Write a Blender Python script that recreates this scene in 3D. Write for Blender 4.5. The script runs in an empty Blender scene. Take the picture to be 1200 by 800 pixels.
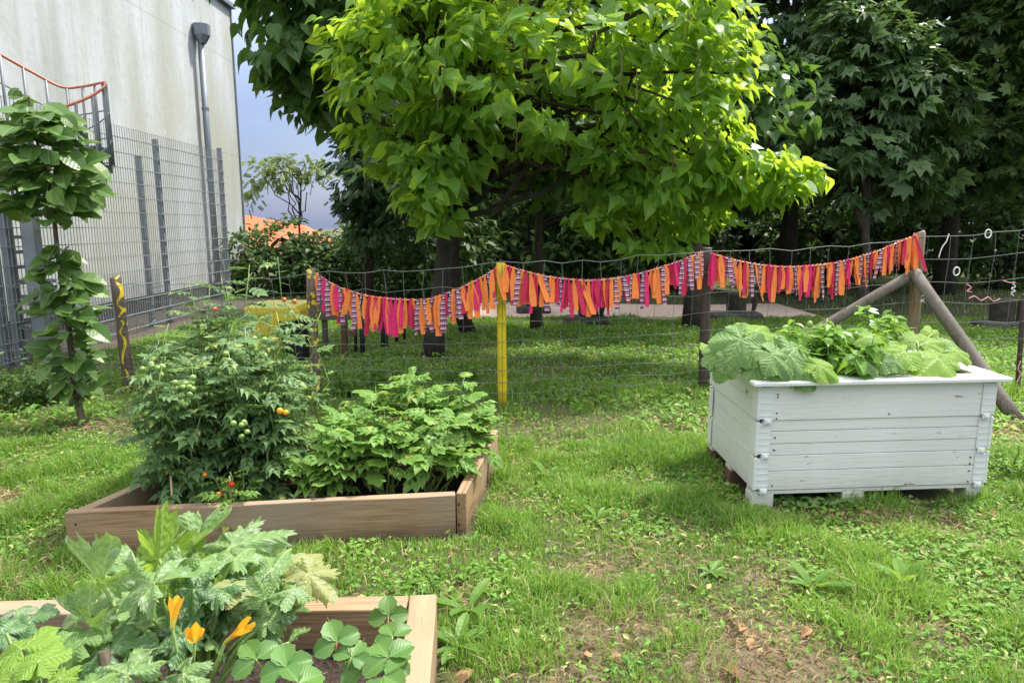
import bpy, math, random
import numpy as np
from mathutils import Vector, Matrix

random.seed(7)
rng = np.random.default_rng(11)
scene = bpy.context.scene
COL = scene.collection
R = math.radians

# ------------------------------------------------------------------ camera, sky, sun, exposure
CAM_H = 1.5
PITCH = math.atan(0.169)
cam_d = bpy.data.cameras.new("camera")
cam_d.sensor_fit = 'HORIZONTAL'; cam_d.sensor_width = 36; cam_d.lens = 24.0
cam_d.clip_start = 0.05; cam_d.clip_end = 600
cam = bpy.data.objects.new("camera", cam_d); COL.objects.link(cam)
cam.location = (0, 0, CAM_H); cam.rotation_euler = (math.pi/2 - PITCH, 0, 0)
scene.camera = cam

SUN_EL, SUN_AZ = R(60), R(54)          # azimuth clockwise from +Y (away from the camera)
w = bpy.data.worlds.new("World"); scene.world = w; w.use_nodes = True
nt = w.node_tree; nt.nodes.clear()
wo = nt.nodes.new('ShaderNodeOutputWorld'); bg = nt.nodes.new('ShaderNodeBackground')
sky = nt.nodes.new('ShaderNodeTexSky'); sky.sky_type = 'NISHITA'; sky.sun_disc = False
sky.sun_elevation = SUN_EL; sky.sun_rotation = SUN_AZ; sky.air_density = 1.4; sky.dust_density = 1.5
tc = nt.nodes.new('ShaderNodeTexCoord'); nz = nt.nodes.new('ShaderNodeTexNoise')
nz.inputs['Scale'].default_value = 2.2; nz.inputs['Detail'].default_value = 7; nz.inputs['Roughness'].default_value = .55
mp = nt.nodes.new('ShaderNodeMapping'); mp.inputs['Scale'].default_value = (1, 1, 2.2)
cr = nt.nodes.new('ShaderNodeValToRGB'); cr.color_ramp.elements[0].position = .2; cr.color_ramp.elements[1].position = .6
cr.color_ramp.elements[0].color = (.7, .7, .7, 1); cr.color_ramp.elements[1].color = (.85, .85, .85, 1)
mx = nt.nodes.new('ShaderNodeMix'); mx.data_type = 'RGBA'
nt.links.new(tc.outputs['Generated'], mp.inputs['Vector']); nt.links.new(mp.outputs[0], nz.inputs['Vector'])
nt.links.new(nz.outputs['Fac'], cr.inputs[0]); nt.links.new(cr.outputs[0], mx.inputs['Factor'])
nt.links.new(sky.outputs[0], mx.inputs[6]); 
_sp = nt.nodes.new('ShaderNodeSeparateXYZ'); nt.links.new(tc.outputs['Generated'], _sp.inputs[0])
_gr = nt.nodes.new('ShaderNodeValToRGB'); _e = _gr.color_ramp.elements
_e[0].position = .02; _e[0].color = (.085, .12, .235, 1); _e[1].position = .62; _e[1].color = (1, 1, 1, 1)
_q = _e.new(.16); _q.color = (.135, .175, .30, 1); _q = _e.new(.30); _q.color = (.36, .39, .48, 1)
nt.links.new(_sp.outputs[2], _gr.inputs[0])
_sc = nt.nodes.new('ShaderNodeVectorMath'); _sc.operation = 'SCALE'; _sc.inputs['Scale'].default_value = 9.0
nt.links.new(_gr.outputs[0], _sc.inputs[0]); nt.links.new(_sc.outputs[0], mx.inputs[7])
nt.links.new(mx.outputs[2], bg.inputs['Color']); bg.inputs['Strength'].default_value = 0.15
nt.links.new(bg.outputs[0], wo.inputs['Surface'])

sd = bpy.data.lights.new("sun", 'SUN'); sd.energy = 4.0; sd.angle = R(5); sd.color = (1, .95, .86)
sun = bpy.data.objects.new("sun", sd); COL.objects.link(sun)
sdir = Vector((math.sin(SUN_AZ)*math.cos(SUN_EL), math.cos(SUN_AZ)*math.cos(SUN_EL), math.sin(SUN_EL)))
sun.rotation_euler = sdir.to_track_quat('Z', 'Y').to_euler(); sun.location = (0, 0, 20)
vs = scene.view_settings
vs.view_transform = 'Standard'; vs.look = 'None'; vs.gamma = 1; vs.use_curve_mapping = False
vs.exposure = 0.95
scene.render.engine = 'CYCLES'
scene.cycles.max_bounces = 7; scene.cycles.transmission_bounces = 5; scene.cycles.diffuse_bounces = 4
scene.cycles.use_denoising = True

# ------------------------------------------------------------------ pixel -> world (1200x800 photo pixels)
_c, _s = math.cos(PITCH), math.sin(PITCH)
def ray(x, y):
    a = (x-600)/800; b = (400-y)/800
    return np.array([a, _c + b*_s, b*_c - _s])
def G(x, y, z=0.0):
    r = ray(x, y); t = (z-CAM_H)/r[2]; return np.array([r[0]*t, r[1]*t, z])
def D(x, y, Y):
    r = ray(x, y); t = Y/r[1]; return np.array([r[0]*t, Y, CAM_H + r[2]*t])

# ------------------------------------------------------------------ object helpers
def tag(o, label=None, cat=None, group=None, kind=None):
    if label: o['label'] = label
    if cat: o['category'] = cat
    if group: o['group'] = group
    if kind: o['kind'] = kind
    return o
def thing(name, loc, label, cat, group=None):
    o = bpy.data.objects.new(name, None); COL.objects.link(o); o.location = Vector(loc)
    o.empty_display_size = .1
    return tag(o, label, cat, group)
def wloc(o):
    v = Vector((0, 0, 0))
    while o: v += o.location; o = o.parent
    return v
def copy_thing(src, loc):
    c = src.copy(); COL.objects.link(c); c.location = Vector(loc)
    for ch in list(src.children):
        k = ch.copy(); COL.objects.link(k); k.parent = c
        for g in list(ch.children):
            q = g.copy(); COL.objects.link(q); q.parent = k
    return c

class Geo:
    """collects geometry in world space; build() links it as ONE mesh object"""
    def __init__(s): s.V = []; s.F = []; s.L = []; s.UV = []; s.M = []; s.n = 0
    def add(s, V, idx, cnt, UV=None, m=0):
        V = np.asarray(V, float).reshape(-1, 3)
        s.V.append(V); s.F.append(np.asarray(idx, np.int64)+s.n); s.L.append(np.asarray(cnt, np.int64))
        s.UV.append(np.zeros((len(V), 2)) if UV is None else np.asarray(UV, float)); s.n += len(V)
        s.M.append(np.full(len(cnt), m, np.int32))
    def faces(s, V, faces, UV=None, m=0):
        s.add(V, [i for f in faces for i in f], [len(f) for f in faces], UV, m)
    def inst(s, T, mats, m=0):
        """T template (V, faces, UV); mats (N,3,4)"""
        V, idx, cnt, UV = T
        N = len(mats)
        if not N: return
        P = np.einsum('nij,vj->nvi', mats[:, :, :3], V) + mats[:, None, :, 3]
        off = (np.arange(N)*len(V))[:, None]
        s.add(P.reshape(-1, 3), (idx[None]+off).ravel(), np.tile(cnt, N), np.tile(UV, (N, 1)), m)
    def box(s, a, b, m=0, bev=0.0):
        a = np.array(a, float); b = np.array(b, float)
        if bev <= 0:
            x, y, z = zip(a, b)
            V = [(x[i], y[j], z[k]) for k in (0, 1) for j in (0, 1) for i in (0, 1)]
            F = [(0,2,3,1), (4,5,7,6), (0,1,5,4), (2,6,7,3), (0,4,6,2), (1,3,7,5)]
            s.faces(V, F, None, m)
        else:
            c = (a+b)/2; h = (b-a)/2; V = []; 
            for ax in range(3):
                for sg in (-1, 1):
                    o1, o2 = (ax+1) % 3, (ax+2) % 3
                    q = []
                    for u, v in ((-1,-1), (1,-1), (1,1), (-1,1)):
                        p = c.copy(); p[ax] += sg*h[ax]; p[o1] += u*(h[o1]-bev); p[o2] += v*(h[o2]-bev); q.append(p)
                    if sg < 0: q = q[::-1]
                    V.append(q)
            import itertools
            P = np.array([p for q in V for p in q])
            key = {}
            # hull of the 24 points gives the chamfered box
            import bmesh
            bm = bmesh.new()
            for p in P: bm.verts.new(p)
            bmesh.ops.convex_hull(bm, input=bm.verts)
            bm.verts.index_update()
            VV = [v.co[:] for v in bm.verts]; FF = [[v.index for v in f.verts] for f in bm.faces]; bm.free()
            s.faces(VV, FF, None, m)
    def tube(s, pts, r, seg=6, m=0, cap=True):
        pts = np.asarray(pts, float); n = len(pts)
        r = np.full(n, r) if np.isscalar(r) else np.asarray(r, float)
        t = np.gradient(pts, axis=0); t /= np.linalg.norm(t, axis=1)[:, None]+1e-12
        up = np.array([0, 0, 1.]) if abs(t[0][2]) < .9 else np.array([1., 0, 0])
        ux = np.cross(up, t[0]); ux /= np.linalg.norm(ux); U = []
        for i in range(n):
            ux = ux - t[i]*ux.dot(t[i]); ux /= np.linalg.norm(ux); U.append(ux)
        U = np.array(U); W = np.cross(t, U)
        a = np.arange(seg)/seg*2*math.pi
        P = pts[:, None] + r[:, None, None]*(np.cos(a)[None, :, None]*U[:, None]+np.sin(a)[None, :, None]*W[:, None])
        i = np.arange(n-1)[:, None]*seg; j = np.arange(seg)[None]; k = (j+1) % seg
        q = np.stack([i+j, i+k, i+k+seg, i+j+seg], -1).reshape(-1)
        ln = np.concatenate([[0], np.cumsum(np.linalg.norm(np.diff(pts, axis=0), axis=1))])
        UV = np.stack(np.broadcast_arrays((j/seg).astype(float), ln[:, None]), -1).reshape(-1, 2)
        cnt = [4]*((n-1)*seg)
        if cap:
            q = np.concatenate([q, np.arange(seg)[::-1], np.arange(seg)+(n-1)*seg]); cnt += [seg, seg]
        s.add(P.reshape(-1, 3), q, cnt, UV, m)
    def ball(s, c, r, m=0, nu=10, nv=7, sc=(1, 1, 1)):
        V = []; F = []
        for i in range(nv+1):
            ph = math.pi*i/nv
            for j in range(nu):
                th = 2*math.pi*j/nu
                V.append((c[0]+r*sc[0]*math.sin(ph)*math.cos(th), c[1]+r*sc[1]*math.sin(ph)*math.sin(th), c[2]+r*sc[2]*math.cos(ph)))
        for i in range(nv):
            for j in range(nu):
                F.append((i*nu+j, (i+1)*nu+j, (i+1)*nu+(j+1) % nu, i*nu+(j+1) % nu))
        s.faces(V, F, None, m)
    def build(s, name, mat, parent=None, smooth=False, origin=None, bevel=0):
        V = np.concatenate(s.V); idx = np.concatenate(s.F); cnt = np.concatenate(s.L); UV = np.concatenate(s.UV)
        if parent: o0 = np.array(wloc(parent)); lo = Vector((0, 0, 0))
        else:
            o0 = np.array(origin, float) if origin is not None else np.array([(V[:, 0].min()+V[:, 0].max())/2, (V[:, 1].min()+V[:, 1].max())/2, V[:, 2].min()])
            lo = Vector(o0)
        if parent is not None and origin is not None:
            lo = Vector(np.array(origin)-o0); o0 = np.array(origin, float)
        V = V-o0
        me = bpy.data.meshes.new(name)
        me.vertices.add(len(V)); me.vertices.foreach_set('co', V.astype(np.float32).ravel())
        me.loops.add(len(idx)); me.loops.foreach_set('vertex_index', idx.astype(np.int32))
        me.polygons.add(len(cnt)); st = np.concatenate([[0], np.cumsum(cnt)[:-1]])
        me.polygons.foreach_set('loop_start', st.astype(np.int32)); me.polygons.foreach_set('loop_total', cnt.astype(np.int32))
        me.polygons.foreach_set('use_smooth', np.full(len(cnt), smooth))
        uv = me.uv_layers.new(name='UVMap'); uv.data.foreach_set('uv', UV[idx].astype(np.float32).ravel())
        for mm in (mat if isinstance(mat, (list, tuple)) else [mat]): me.materials.append(mm)
        me.polygons.foreach_set('material_index', np.concatenate(s.M))
        me.update(calc_edges=True); me.validate()
        o = bpy.data.objects.new(name, me); COL.objects.link(o)
        o.parent = parent; o.location = lo
        if bevel:
            b = o.modifiers.new('b', 'BEVEL'); b.width = bevel; b.segments = 2; b.limit_method = 'ANGLE'
        return o

def nrm(v): return v/(np.linalg.norm(v, axis=-1, keepdims=True)+1e-9)
def frames(pos, d, up, sc):
    """pos (N,3), d leaf direction -> local y, up hint -> local z"""
    d = nrm(d); x = nrm(np.cross(d, up)); z = np.cross(x, d)
    sc = np.broadcast_to(np.asarray(sc, float), (len(pos),))[:, None]
    return np.stack([x*sc, d*sc, z*sc, pos], -1)
def rand_unit(n): return nrm(rng.normal(size=(n, 3)))

# ------------------------------------------------------------------ leaf templates (length 1 along +y, normal +z)
def T(V, F, UV):
    return (np.array(V, float), np.array([i for f in F for i in f]), np.array([len(f) for f in F]), np.array(UV, float))
def simple_leaf(rows, fold=.12, droop=.25, wave=0):
    """rows: (t, halfwidth, side y shift)"""
    V = []; UV = []; F = []
    for i, (t, wd, sh) in enumerate(rows):
        z0 = -droop*t*t
        zz = fold*wd*2 + (wave*math.sin(i*2.1))
        V += [(-wd, t+sh, z0+zz), (0, t, z0), (wd, t+sh, z0+zz - 2*(wave*math.sin(i*2.1)))]
        UV += [(.5-wd, t), (.5, t), (.5+wd, t)]
        if i: a = 3*(i-1); F += [(a, a+1, a+4, a+3), (a+1, a+2, a+5, a+4)]
    return T(V, F, UV)
LEAF_HEART = simple_leaf([(0, .0, 0), (.04, .28, -.13), (.2, .42, -.06), (.42, .38, 0), (.65, .24, 0), (.83, .1, 0), (1, .0, 0)], .14, .3)
LEAF_OVATE = simple_leaf([(0, .0, 0), (.15, .16, 0), (.4, .27, 0), (.65, .24, 0), (.86, .12, 0), (1, .0, 0)], .2, .3)
LEAF_BROAD = simple_leaf([(0, .0, 0), (.1, .18, 0), (.3, .34, 0), (.55, .36, 0), (.78, .24, 0), (.93, .1, 0), (1, .0, 0)], .14, .2)
LEAF_SMALL = simple_leaf([(0, .02, 0), (.4, .28, 0), (1, .0, 0)], .15, .25)
def compound(leaflets, base):
    Vb, ib, cb, ub = base
    V = []; I = []; C = []; U = []; n = 0
    for (px, py, ang, sc, tz) in leaflets:
        ca, sa = math.cos(ang), math.sin(ang)
        P = Vb*sc
        Q = np.stack([P[:, 0]*ca+P[:, 1]*sa, -P[:, 0]*sa+P[:, 1]*ca, P[:, 2]], -1)+np.array([px, py, tz])
        V.append(Q); I.append(ib+n); C.append(cb); U.append(ub); n += len(Vb)
    # rachis
    q = np.array([(-.008, 0, 0), (.008, 0, 0), (.005, .75, -.12), (-.005, .75, -.12)])
    V.append(q); I.append(np.array([0, 1, 2, 3])+n); C.append(np.array([4])); U.append(np.full((4, 2), .5))
    return (np.concatenate(V), np.concatenate(I), np.concatenate(C), np.concatenate(U))
LFT = simple_leaf([(0, .02, 0), (.18, .26, -.02), (.36, .2, 0), (.5, .31, -.04), (.72, .13, 0), (1, 0, 0)], .18, .3)
LFP = simple_leaf([(0, .02, 0), (.2, .32, 0), (.5, .38, 0), (.8, .22, 0), (1, 0, 0)], .15, .3)
def pinn(base, s):
    L = []
    for k, (y, sc) in enumerate(((.22, .26), (.42, .36), (.62, .36))):
        for sg in (-1, 1): L.append((0, y+sg*.02, sg*R(62-6*k), sc*s, -.2*y*y))
    L.append((0, .66, 0, .42*s, -.1))
    for y in (.32, .53):
        for sg in (-1, 1): L.append((0, y, sg*R(75), .13*s, -.2*y*y))
    return compound(L, base)
TOMATO = pinn(LFT, 1.0); POTATO = pinn(LFP, 1.08)
PALM = compound([(0, .1, a, s, 0) for a, s in ((0, .9), (R(38), .8), (R(-38), .8), (R(78), .6), (R(-78), .6))], LEAF_SMALL)   # chestnut hand
PINNATE_FINE = compound([(0, .12+.1*k, sg*R(65), .3, -.02*k) for k in range(8) for sg in (-1, 1)], LEAF_SMALL)

def lobed(nlobe=5, depth=.4, teeth=.06, nteeth=26, ruffle=.05, cup=.1, seg=120, sinus=R(22), seed=0, span=R(336), fold=0.0):
    """big palmate leaf; petiole joint at the origin, main lobe towards +y, length about 1"""
    rr = random.Random(seed); V = [(0, 0, 0)]; UV = [(0, 0)]; F = []
    rings = (.22, .45, .68, .86, 1.0)
    ph = rr.random()*6
    for r in rings:
        for i in range(seg+1):
            a = -span/2 + span*i/seg      # 0 = +y
            k = a/(span/2)                # -1..1
            lob = abs(math.cos(a/span*nlobe*math.pi))**.8
            tip = 1-.42*abs(k)**1.2
            Rr = tip*(1-depth*(1-lob))
            Rr *= 1+teeth*math.sin(nteeth*a+ph)*(.6+.4*math.sin(3.1*a+ph))+teeth*.5*math.sin(nteeth*2.3*a)
            rad = Rr*r if r > .5 else (Rr*r*(r/.5)+.75*tip*r*(1-r/.5))
            x = math.sin(a)*rad*.92; y = math.cos(a)*rad
            z = cup*rad*rad*(-1) + ruffle*(r**2)*math.sin(a*7+ph+r*2) + .06*r*(1-lob)*-1 + ruffle*.5*math.sin(x*13+ph)*r + fold*abs(x)
            V.append((x, y, z)); UV.append((a/(span)*nlobe, r))
    for i in range(seg): F.append((0, 1+i, 2+i))
    for j in range(len(rings)-1):
        for i in range(seg):
            a = 1+j*(seg+1)+i; b = a+seg+1
            F.append((a, b, b+1, a+1))
    # orientation check so normal is +z
    F = [f[::-1] for f in F]
    return T(V, F, UV)
SQ = [lobed(5, .48, .13, 29, .09, .25, seed=k) for k in range(4)]
SQV = lobed(5, .55, .14, 29, .10, -.1, seed=9, fold=.5)
PUM = [lobed(5, .22, .035, 30, .05, .3, seed=20+k) for k in range(3)]
def strawberry():
    rows = []
    n = 8
    out = []
    V = []; UV = []; F = []
    for i in range(n+1):
        t = i/n; wd = .47*math.sin(math.pi*min(1, t*.93+.03))**.75 if 0 < i < n else (.02 if i == 0 else .1)
        wd *= 1+(.07 if i % 2 else -.04)
        for k in range(-3, 4):
            u = k/3
            V.append((wd*u, t+(.05 if abs(k) == 3 else 0) - .08*abs(u)*0, -.22*t*t+.22*abs(u)*wd*1.4+(.005 if (i+abs(k)) % 2 else -.005)))
            UV.append((.5+.5*u*wd*2, t))
        if i:
            for k in range(6):
                a = 7*(i-1)+k; F.append((a, a+1, a+8, a+7))
    b = T(V, F, UV)
    return compound([(0, 0, 0, .62, 0), (.02, 0, R(88), .58, 0), (-.02, 0, R(-88), .58, 0)], b)
STRAW = strawberry()

# ------------------------------------------------------------------ materials
def newmat(name):
    m = bpy.data.materials.new(name); m.use_nodes = True; n = m.node_tree; n.nodes.clear()
    out = n.nodes.new('ShaderNodeOutputMaterial'); return m, n, out
def N(n, t, **kw):
    x = n.nodes.new(t)
    for k, v in kw.items():
        if k in x.inputs.keys(): x.inputs[k].default_value = v
        else: setattr(x, k, v)
    return x
def c4(c): return (c[0], c[1], c[2], 1)
def mixc(n, f, a, b):
    m = n.nodes.new('ShaderNodeMix'); m.data_type = 'RGBA'
    for s, v in ((0, f), (6, a), (7, b)):
        if hasattr(v, 'node'): n.links.new(v, m.inputs[s])
        else: m.inputs[s].default_value = v if s == 0 else c4(v)
    return m.outputs[2]
def math_(n, op, a, b=0.0, c=None):
    m = n.nodes.new('ShaderNodeMath'); m.operation = op
    for i, v in enumerate((a, b) + ((c,) if c is not None else ())):
        if hasattr(v, 'node'): n.links.new(v, m.inputs[i])
        else: m.inputs[i].default_value = v
    return m.outputs[0]
def ramp(n, f, p0, p1, c0=(0, 0, 0), c1=(1, 1, 1)):
    r = n.nodes.new('ShaderNodeValToRGB'); e = r.color_ramp.elements
    e[0].position = p0; e[1].position = p1; e[0].color = c4(c0); e[1].color = c4(c1)
    n.links.new(f, r.inputs[0]); return r.outputs[0]
def noise(n, scale, detail=4, vec=None, sc=None, rough=.55):
    t = N(n, 'ShaderNodeTexNoise', Scale=scale, Detail=detail, Roughness=rough)
    co = n.nodes.new('ShaderNodeTexCoord').outputs['Object'] if vec is None else vec
    if sc:
        mp = n.nodes.new('ShaderNodeMapping'); mp.inputs['Scale'].default_value = sc
        n.links.new(co, mp.inputs['Vector']); co = mp.outputs[0]
    n.links.new(co, t.inputs['Vector']); return t.outputs['Fac']
def bump(n, h, strength=.3, dist=.01):
    b = N(n, 'ShaderNodeBump', Strength=strength, Distance=dist); n.links.new(h, b.inputs['Height']); return b.outputs[0]

def leafmat(name, a, b, trans=.4, tcol=None, rough=.45, vein=None, veinkind='simple', tired=None):
    m, n, out = newmat(name)
    isl = n.nodes.new('ShaderNodeNewGeometry').outputs['Random Per Island']
    col = mixc(n, isl, a, b)
    col = mixc(n, math_(n, 'MULTIPLY', noise(n, 3.0, 2), .5), col, [x*.6 for x in a])
    if tired:
        f = math_(n, 'GREATER_THAN', isl, 1-tired[1]); col = mixc(n, f, col, tired[0])
    h = None
    if vein:
        uv = n.nodes.new('ShaderNodeUVMap').outputs[0]
        sp = n.nodes.new('ShaderNodeSeparateXYZ'); n.links.new(uv, sp.inputs[0])
        if veinkind == 'simple':
            ax = math_(n, 'ABSOLUTE', math_(n, 'SUBTRACT', sp.outputs[0], .5))
            mid = math_(n, 'LESS_THAN', ax, .02)
            s = math_(n, 'SINE', math_(n, 'MULTIPLY', math_(n, 'SUBTRACT', sp.outputs[1], math_(n, 'MULTIPLY', ax, .9)), 44.0))
            side = math_(n, 'MULTIPLY', math_(n, 'GREATER_THAN', s, .965), .35)
            v = math_(n, 'MAXIMUM', mid, side); h = s
        else:   # lobed: u = angle in lobes, v = radius
            fr = math_(n, 'ABSOLUTE', math_(n, 'SUBTRACT', math_(n, 'FRACT', math_(n, 'ADD', sp.outputs[0], 10.5)), .5))
            d = math_(n, 'MULTIPLY', fr, sp.outputs[1])
            mid = math_(n, 'LESS_THAN', d, .014)
            s = math_(n, 'SINE', math_(n, 'MULTIPLY', math_(n, 'SUBTRACT', sp.outputs[1], math_(n, 'MULTIPLY', d, 1.3)), 42.0))
            side = math_(n, 'MULTIPLY', math_(n, 'GREATER_THAN', s, .95), .55)
            v = math_(n, 'MAXIMUM', mid, side); h = s
            if veinkind == 'silver':
                mot = ramp(n, noise(n, 22, 3), .5, .6)
                near = ramp(n, s, .1, .9)
                sil = math_(n, 'MULTIPLY', math_(n, 'MULTIPLY', mot, .55), math_(n, 'ADD', near, .3))
                col = mixc(n, sil, col, (.42, .50, .38))
        col = mixc(n, math_(n, 'MULTIPLY', v, .6), col, vein)
    bs = N(n, 'ShaderNodeBsdfPrincipled', Roughness=rough); bs.inputs['Specular IOR Level'].default_value = .35
    n.links.new(col, bs.inputs['Base Color'])
    if h is not None:
        hb = h if veinkind == 'simple' else math_(n, 'ADD', math_(n, 'MULTIPLY', h, .5), math_(n, 'MULTIPLY', noise(n, 55, 4), 2.0))
        n.links.new(bump(n, hb, .08 if veinkind == 'simple' else .5, .004), bs.inputs['Normal'])
    tr = n.nodes.new('ShaderNodeBsdfTranslucent')
    tc_ = tcol or (min(1, a[0]*2.2), min(1, a[1]*1.9), a[2]*.6)
    n.links.new(mixc(n, .75, col, tc_), tr.inputs['Color'])
    ms = n.nodes.new('ShaderNodeMixShader'); ms.inputs[0].default_value = trans
    n.links.new(bs.outputs[0], ms.inputs[1]); n.links.new(tr.outputs[0], ms.inputs[2]); n.links.new(ms.outputs[0], out.inputs[0])
    return m

def plain(name, col, rough=.6, metal=0, var=.25, scale=8, bmp=.2, spec=.4, dark=None, bscale=None):
    m, n, out = newmat(name)
    bs = N(n, 'ShaderNodeBsdfPrincipled', Roughness=rough, Metallic=metal); bs.inputs['Specular IOR Level'].default_value = spec
    f = noise(n, scale, 6)
    d = dark or [x*(1-var) for x in col]
    cc = mixc(n, ramp(n, f, .35, .68), col, d)
    n.links.new(cc, bs.inputs['Base Color'])
    if bmp: n.links.new(bump(n, noise(n, bscale or scale*5, 5), bmp, .004), bs.inputs['Normal'])
    n.links.new(bs.outputs[0], out.inputs[0]); return m

def woodmat(name, a, b, crack=.5, axis=0, rough=.75, grey=None):
    m, n, out = newmat(name)
    sc = [14, 14, 14]; sc[axis] = .9
    g = noise(n, 3.0, 8, sc=sc, rough=.65)
    sc2 = [60, 60, 60]; sc2[axis] = 1.6
    fine = noise(n, 2.0, 5, sc=sc2)
    big = noise(n, 1.7, 3)
    col = mixc(n, ramp(n, g, .3, .7), a, b)
    col = mixc(n, math_(n, 'MULTIPLY', ramp(n, fine, .45, .65), .75), col, [x*.5 for x in b])
    ck = noise(n, 1.3, 3, sc=[(1.1 if i == axis else 34) for i in range(3)]); col = mixc(n, math_(n, 'MULTIPLY', ramp(n, ck, .64, .68), crack), col, [x*.22 for x in b])
    if grey: col = mixc(n, ramp(n, big, .4, .65), col, grey)
    zw = n.nodes.new('ShaderNodeSeparateXYZ'); n.links.new(n.nodes.new('ShaderNodeNewGeometry').outputs['Position'], zw.inputs[0])
    damp = ramp(n, math_(n, 'ADD', zw.outputs[2], math_(n, 'MULTIPLY', noise(n, 7, 5), .12)), .06, .15, (1, 1, 1), (0, 0, 0))
    col = mixc(n, math_(n, 'MULTIPLY', damp, .65), col, (.09, .065, .04))
    # knots
    vo = N(n, 'ShaderNodeTexVoronoi', Scale=2.2); mpp = n.nodes.new('ShaderNodeMapping'); s3 = [2.2, 2.2, 2.2]; s3[axis] = .8
    mpp.inputs['Scale'].default_value = s3
    n.links.new(n.nodes.new('ShaderNodeTexCoord').outputs['Object'], mpp.inputs['Vector']); n.links.new(mpp.outputs[0], vo.inputs['Vector'])
    kn = ramp(n, vo.outputs['Distance'], .05, .13, (1, 1, 1), (0, 0, 0))
    col = mixc(n, math_(n, 'MULTIPLY', kn, .6), col, [x*.3 for x in b])
    bs = N(n, 'ShaderNodeBsdfPrincipled', Roughness=rough); bs.inputs['Specular IOR Level'].default_value = .25
    n.links.new(col, bs.inputs['Base Color'])
    n.links.new(bump(n, math_(n, 'ADD', fine, g), .5, .004), bs.inputs['Normal'])
    n.links.new(bs.outputs[0], out.inputs[0]); return m

M = {}
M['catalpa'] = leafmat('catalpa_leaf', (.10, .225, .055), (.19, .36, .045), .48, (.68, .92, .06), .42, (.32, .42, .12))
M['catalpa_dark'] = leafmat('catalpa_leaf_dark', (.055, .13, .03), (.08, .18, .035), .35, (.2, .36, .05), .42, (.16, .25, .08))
M['young'] = leafmat('young_tree_leaf', (.075, .17, .04), (.15, .26, .06), .3, (.22, .36, .05), .35, (.26, .33, .12))
M['chest'] = leafmat('chestnut_leaf', (.065, .13, .045), (.11, .19, .065), .28, (.2, .34, .07), .42)
M['maple'] = leafmat('maple_leaf', (.10, .18, .045), (.15, .24, .06), .38, (.3, .46, .08), .5)
M['shrub'] = leafmat('shrub_leaf', (.045, .1, .025), (.09, .17, .035), .3, (.15, .27, .04), .5)
M['conifer'] = leafmat('conifer_leaf', (.035, .085, .035), (.07, .14, .045), .2, (.1, .18, .04), .6)
M['feather'] = leafmat('feathery_leaf', (.13, .2, .06), (.2, .25, .07), .4, (.35, .45, .1), .6)
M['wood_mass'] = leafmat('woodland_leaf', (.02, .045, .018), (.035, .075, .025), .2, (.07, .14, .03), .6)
M['tomato'] = leafmat('tomato_leaf', (.10, .20, .075), (.17, .29, .10), .3, (.26, .4, .08), .5, (.2, .3, .12), tired=((.3, .36, .1), .06))
M['potato'] = leafmat('potato_leaf', (.14, .29, .06), (.23, .40, .08), .38, (.36, .55, .07), .5, (.28, .4, .12), tired=((.4, .42, .1), .04))
M['pepper'] = leafmat('pepper_leaf', (.13, .30, .045), (.21, .40, .06), .35, (.36, .56, .06), .33, (.3, .42, .12))
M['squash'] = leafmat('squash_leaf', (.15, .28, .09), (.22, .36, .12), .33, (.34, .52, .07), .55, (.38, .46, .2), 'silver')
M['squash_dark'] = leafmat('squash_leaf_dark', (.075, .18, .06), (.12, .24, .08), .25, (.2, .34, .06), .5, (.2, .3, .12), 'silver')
M['squash_bright'] = leafmat('squash_leaf_bright', (.2, .36, .05), (.26, .42, .07), .45, (.5, .7, .08), .5, (.42, .52, .18), 'lobe')
M['squash_yellow'] = leafmat('squash_leaf_yellow', (.27, .36, .14), (.42, .42, .15), .4, (.7, .62, .12), .6, (.5, .5, .25), 'silver')
M['pumpkin'] = leafmat('pumpkin_leaf', (.13, .25, .08), (.19, .33, .09), .35, (.38, .56, .1), .5, (.36, .45, .2), 'lobe')
M['straw'] = leafmat('strawberry_leaf', (.08, .19, .045), (.15, .29, .06), .3, (.28, .45, .06), .42, (.2, .33, .1))
M['weed'] = leafmat('weed_leaf', (.10, .22, .03), (.17, .32, .05), .4, (.36, .55, .06), .5)
M['stem_green'] = plain('green_stem', (.24, .36, .10), .5, var=.35, scale=20)
M['stem_dark'] = plain('dark_green_stem', (.12, .19, .06), .6, var=.4, scale=20)
M['stem_red'] = plain('red_runner', (.3, .12, .08), .5, scale=20)
M['bark'] = plain('bark', (.16, .125, .095), .9, var=.6, scale=9, bmp=1.0, bscale=22)
M['bark_dark'] = plain('dark_bark', (.06, .05, .04), .95, var=.5, scale=9, bmp=1.0, bscale=22)
M['pod'] = plain('seed_pod', (.17, .13, .07), .8)
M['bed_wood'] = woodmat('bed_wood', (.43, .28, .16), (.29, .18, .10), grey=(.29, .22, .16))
M['bed_wood_side'] = woodmat('bed_wood_warm', (.42, .27, .15), (.22, .13, .065), grey=(.33, .24, .155))  # for side boards, with a darker second grain tone
M['post_wood'] = woodmat('post_wood', (.34, .24, .14), (.21, .14, .08), axis=2, grey=(.24, .2, .15))
M['post_grey'] = woodmat('grey_pole', (.20, .175, .15), (.13, .11, .09), axis=2, grey=(.16, .15, .13))
M['post_brown'] = plain('brown_painted_post', (.075, .05, .045), .6, var=.3, scale=14)
M['yellow_paint'] = plain('yellow_paint', (.72, .56, .02), .5, var=.22, scale=18, bmp=.3)
M['white_paint'] = plain('white_paint', (.68, .705, .70), .42, var=.06, scale=4, bmp=.25, bscale=30)

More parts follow.
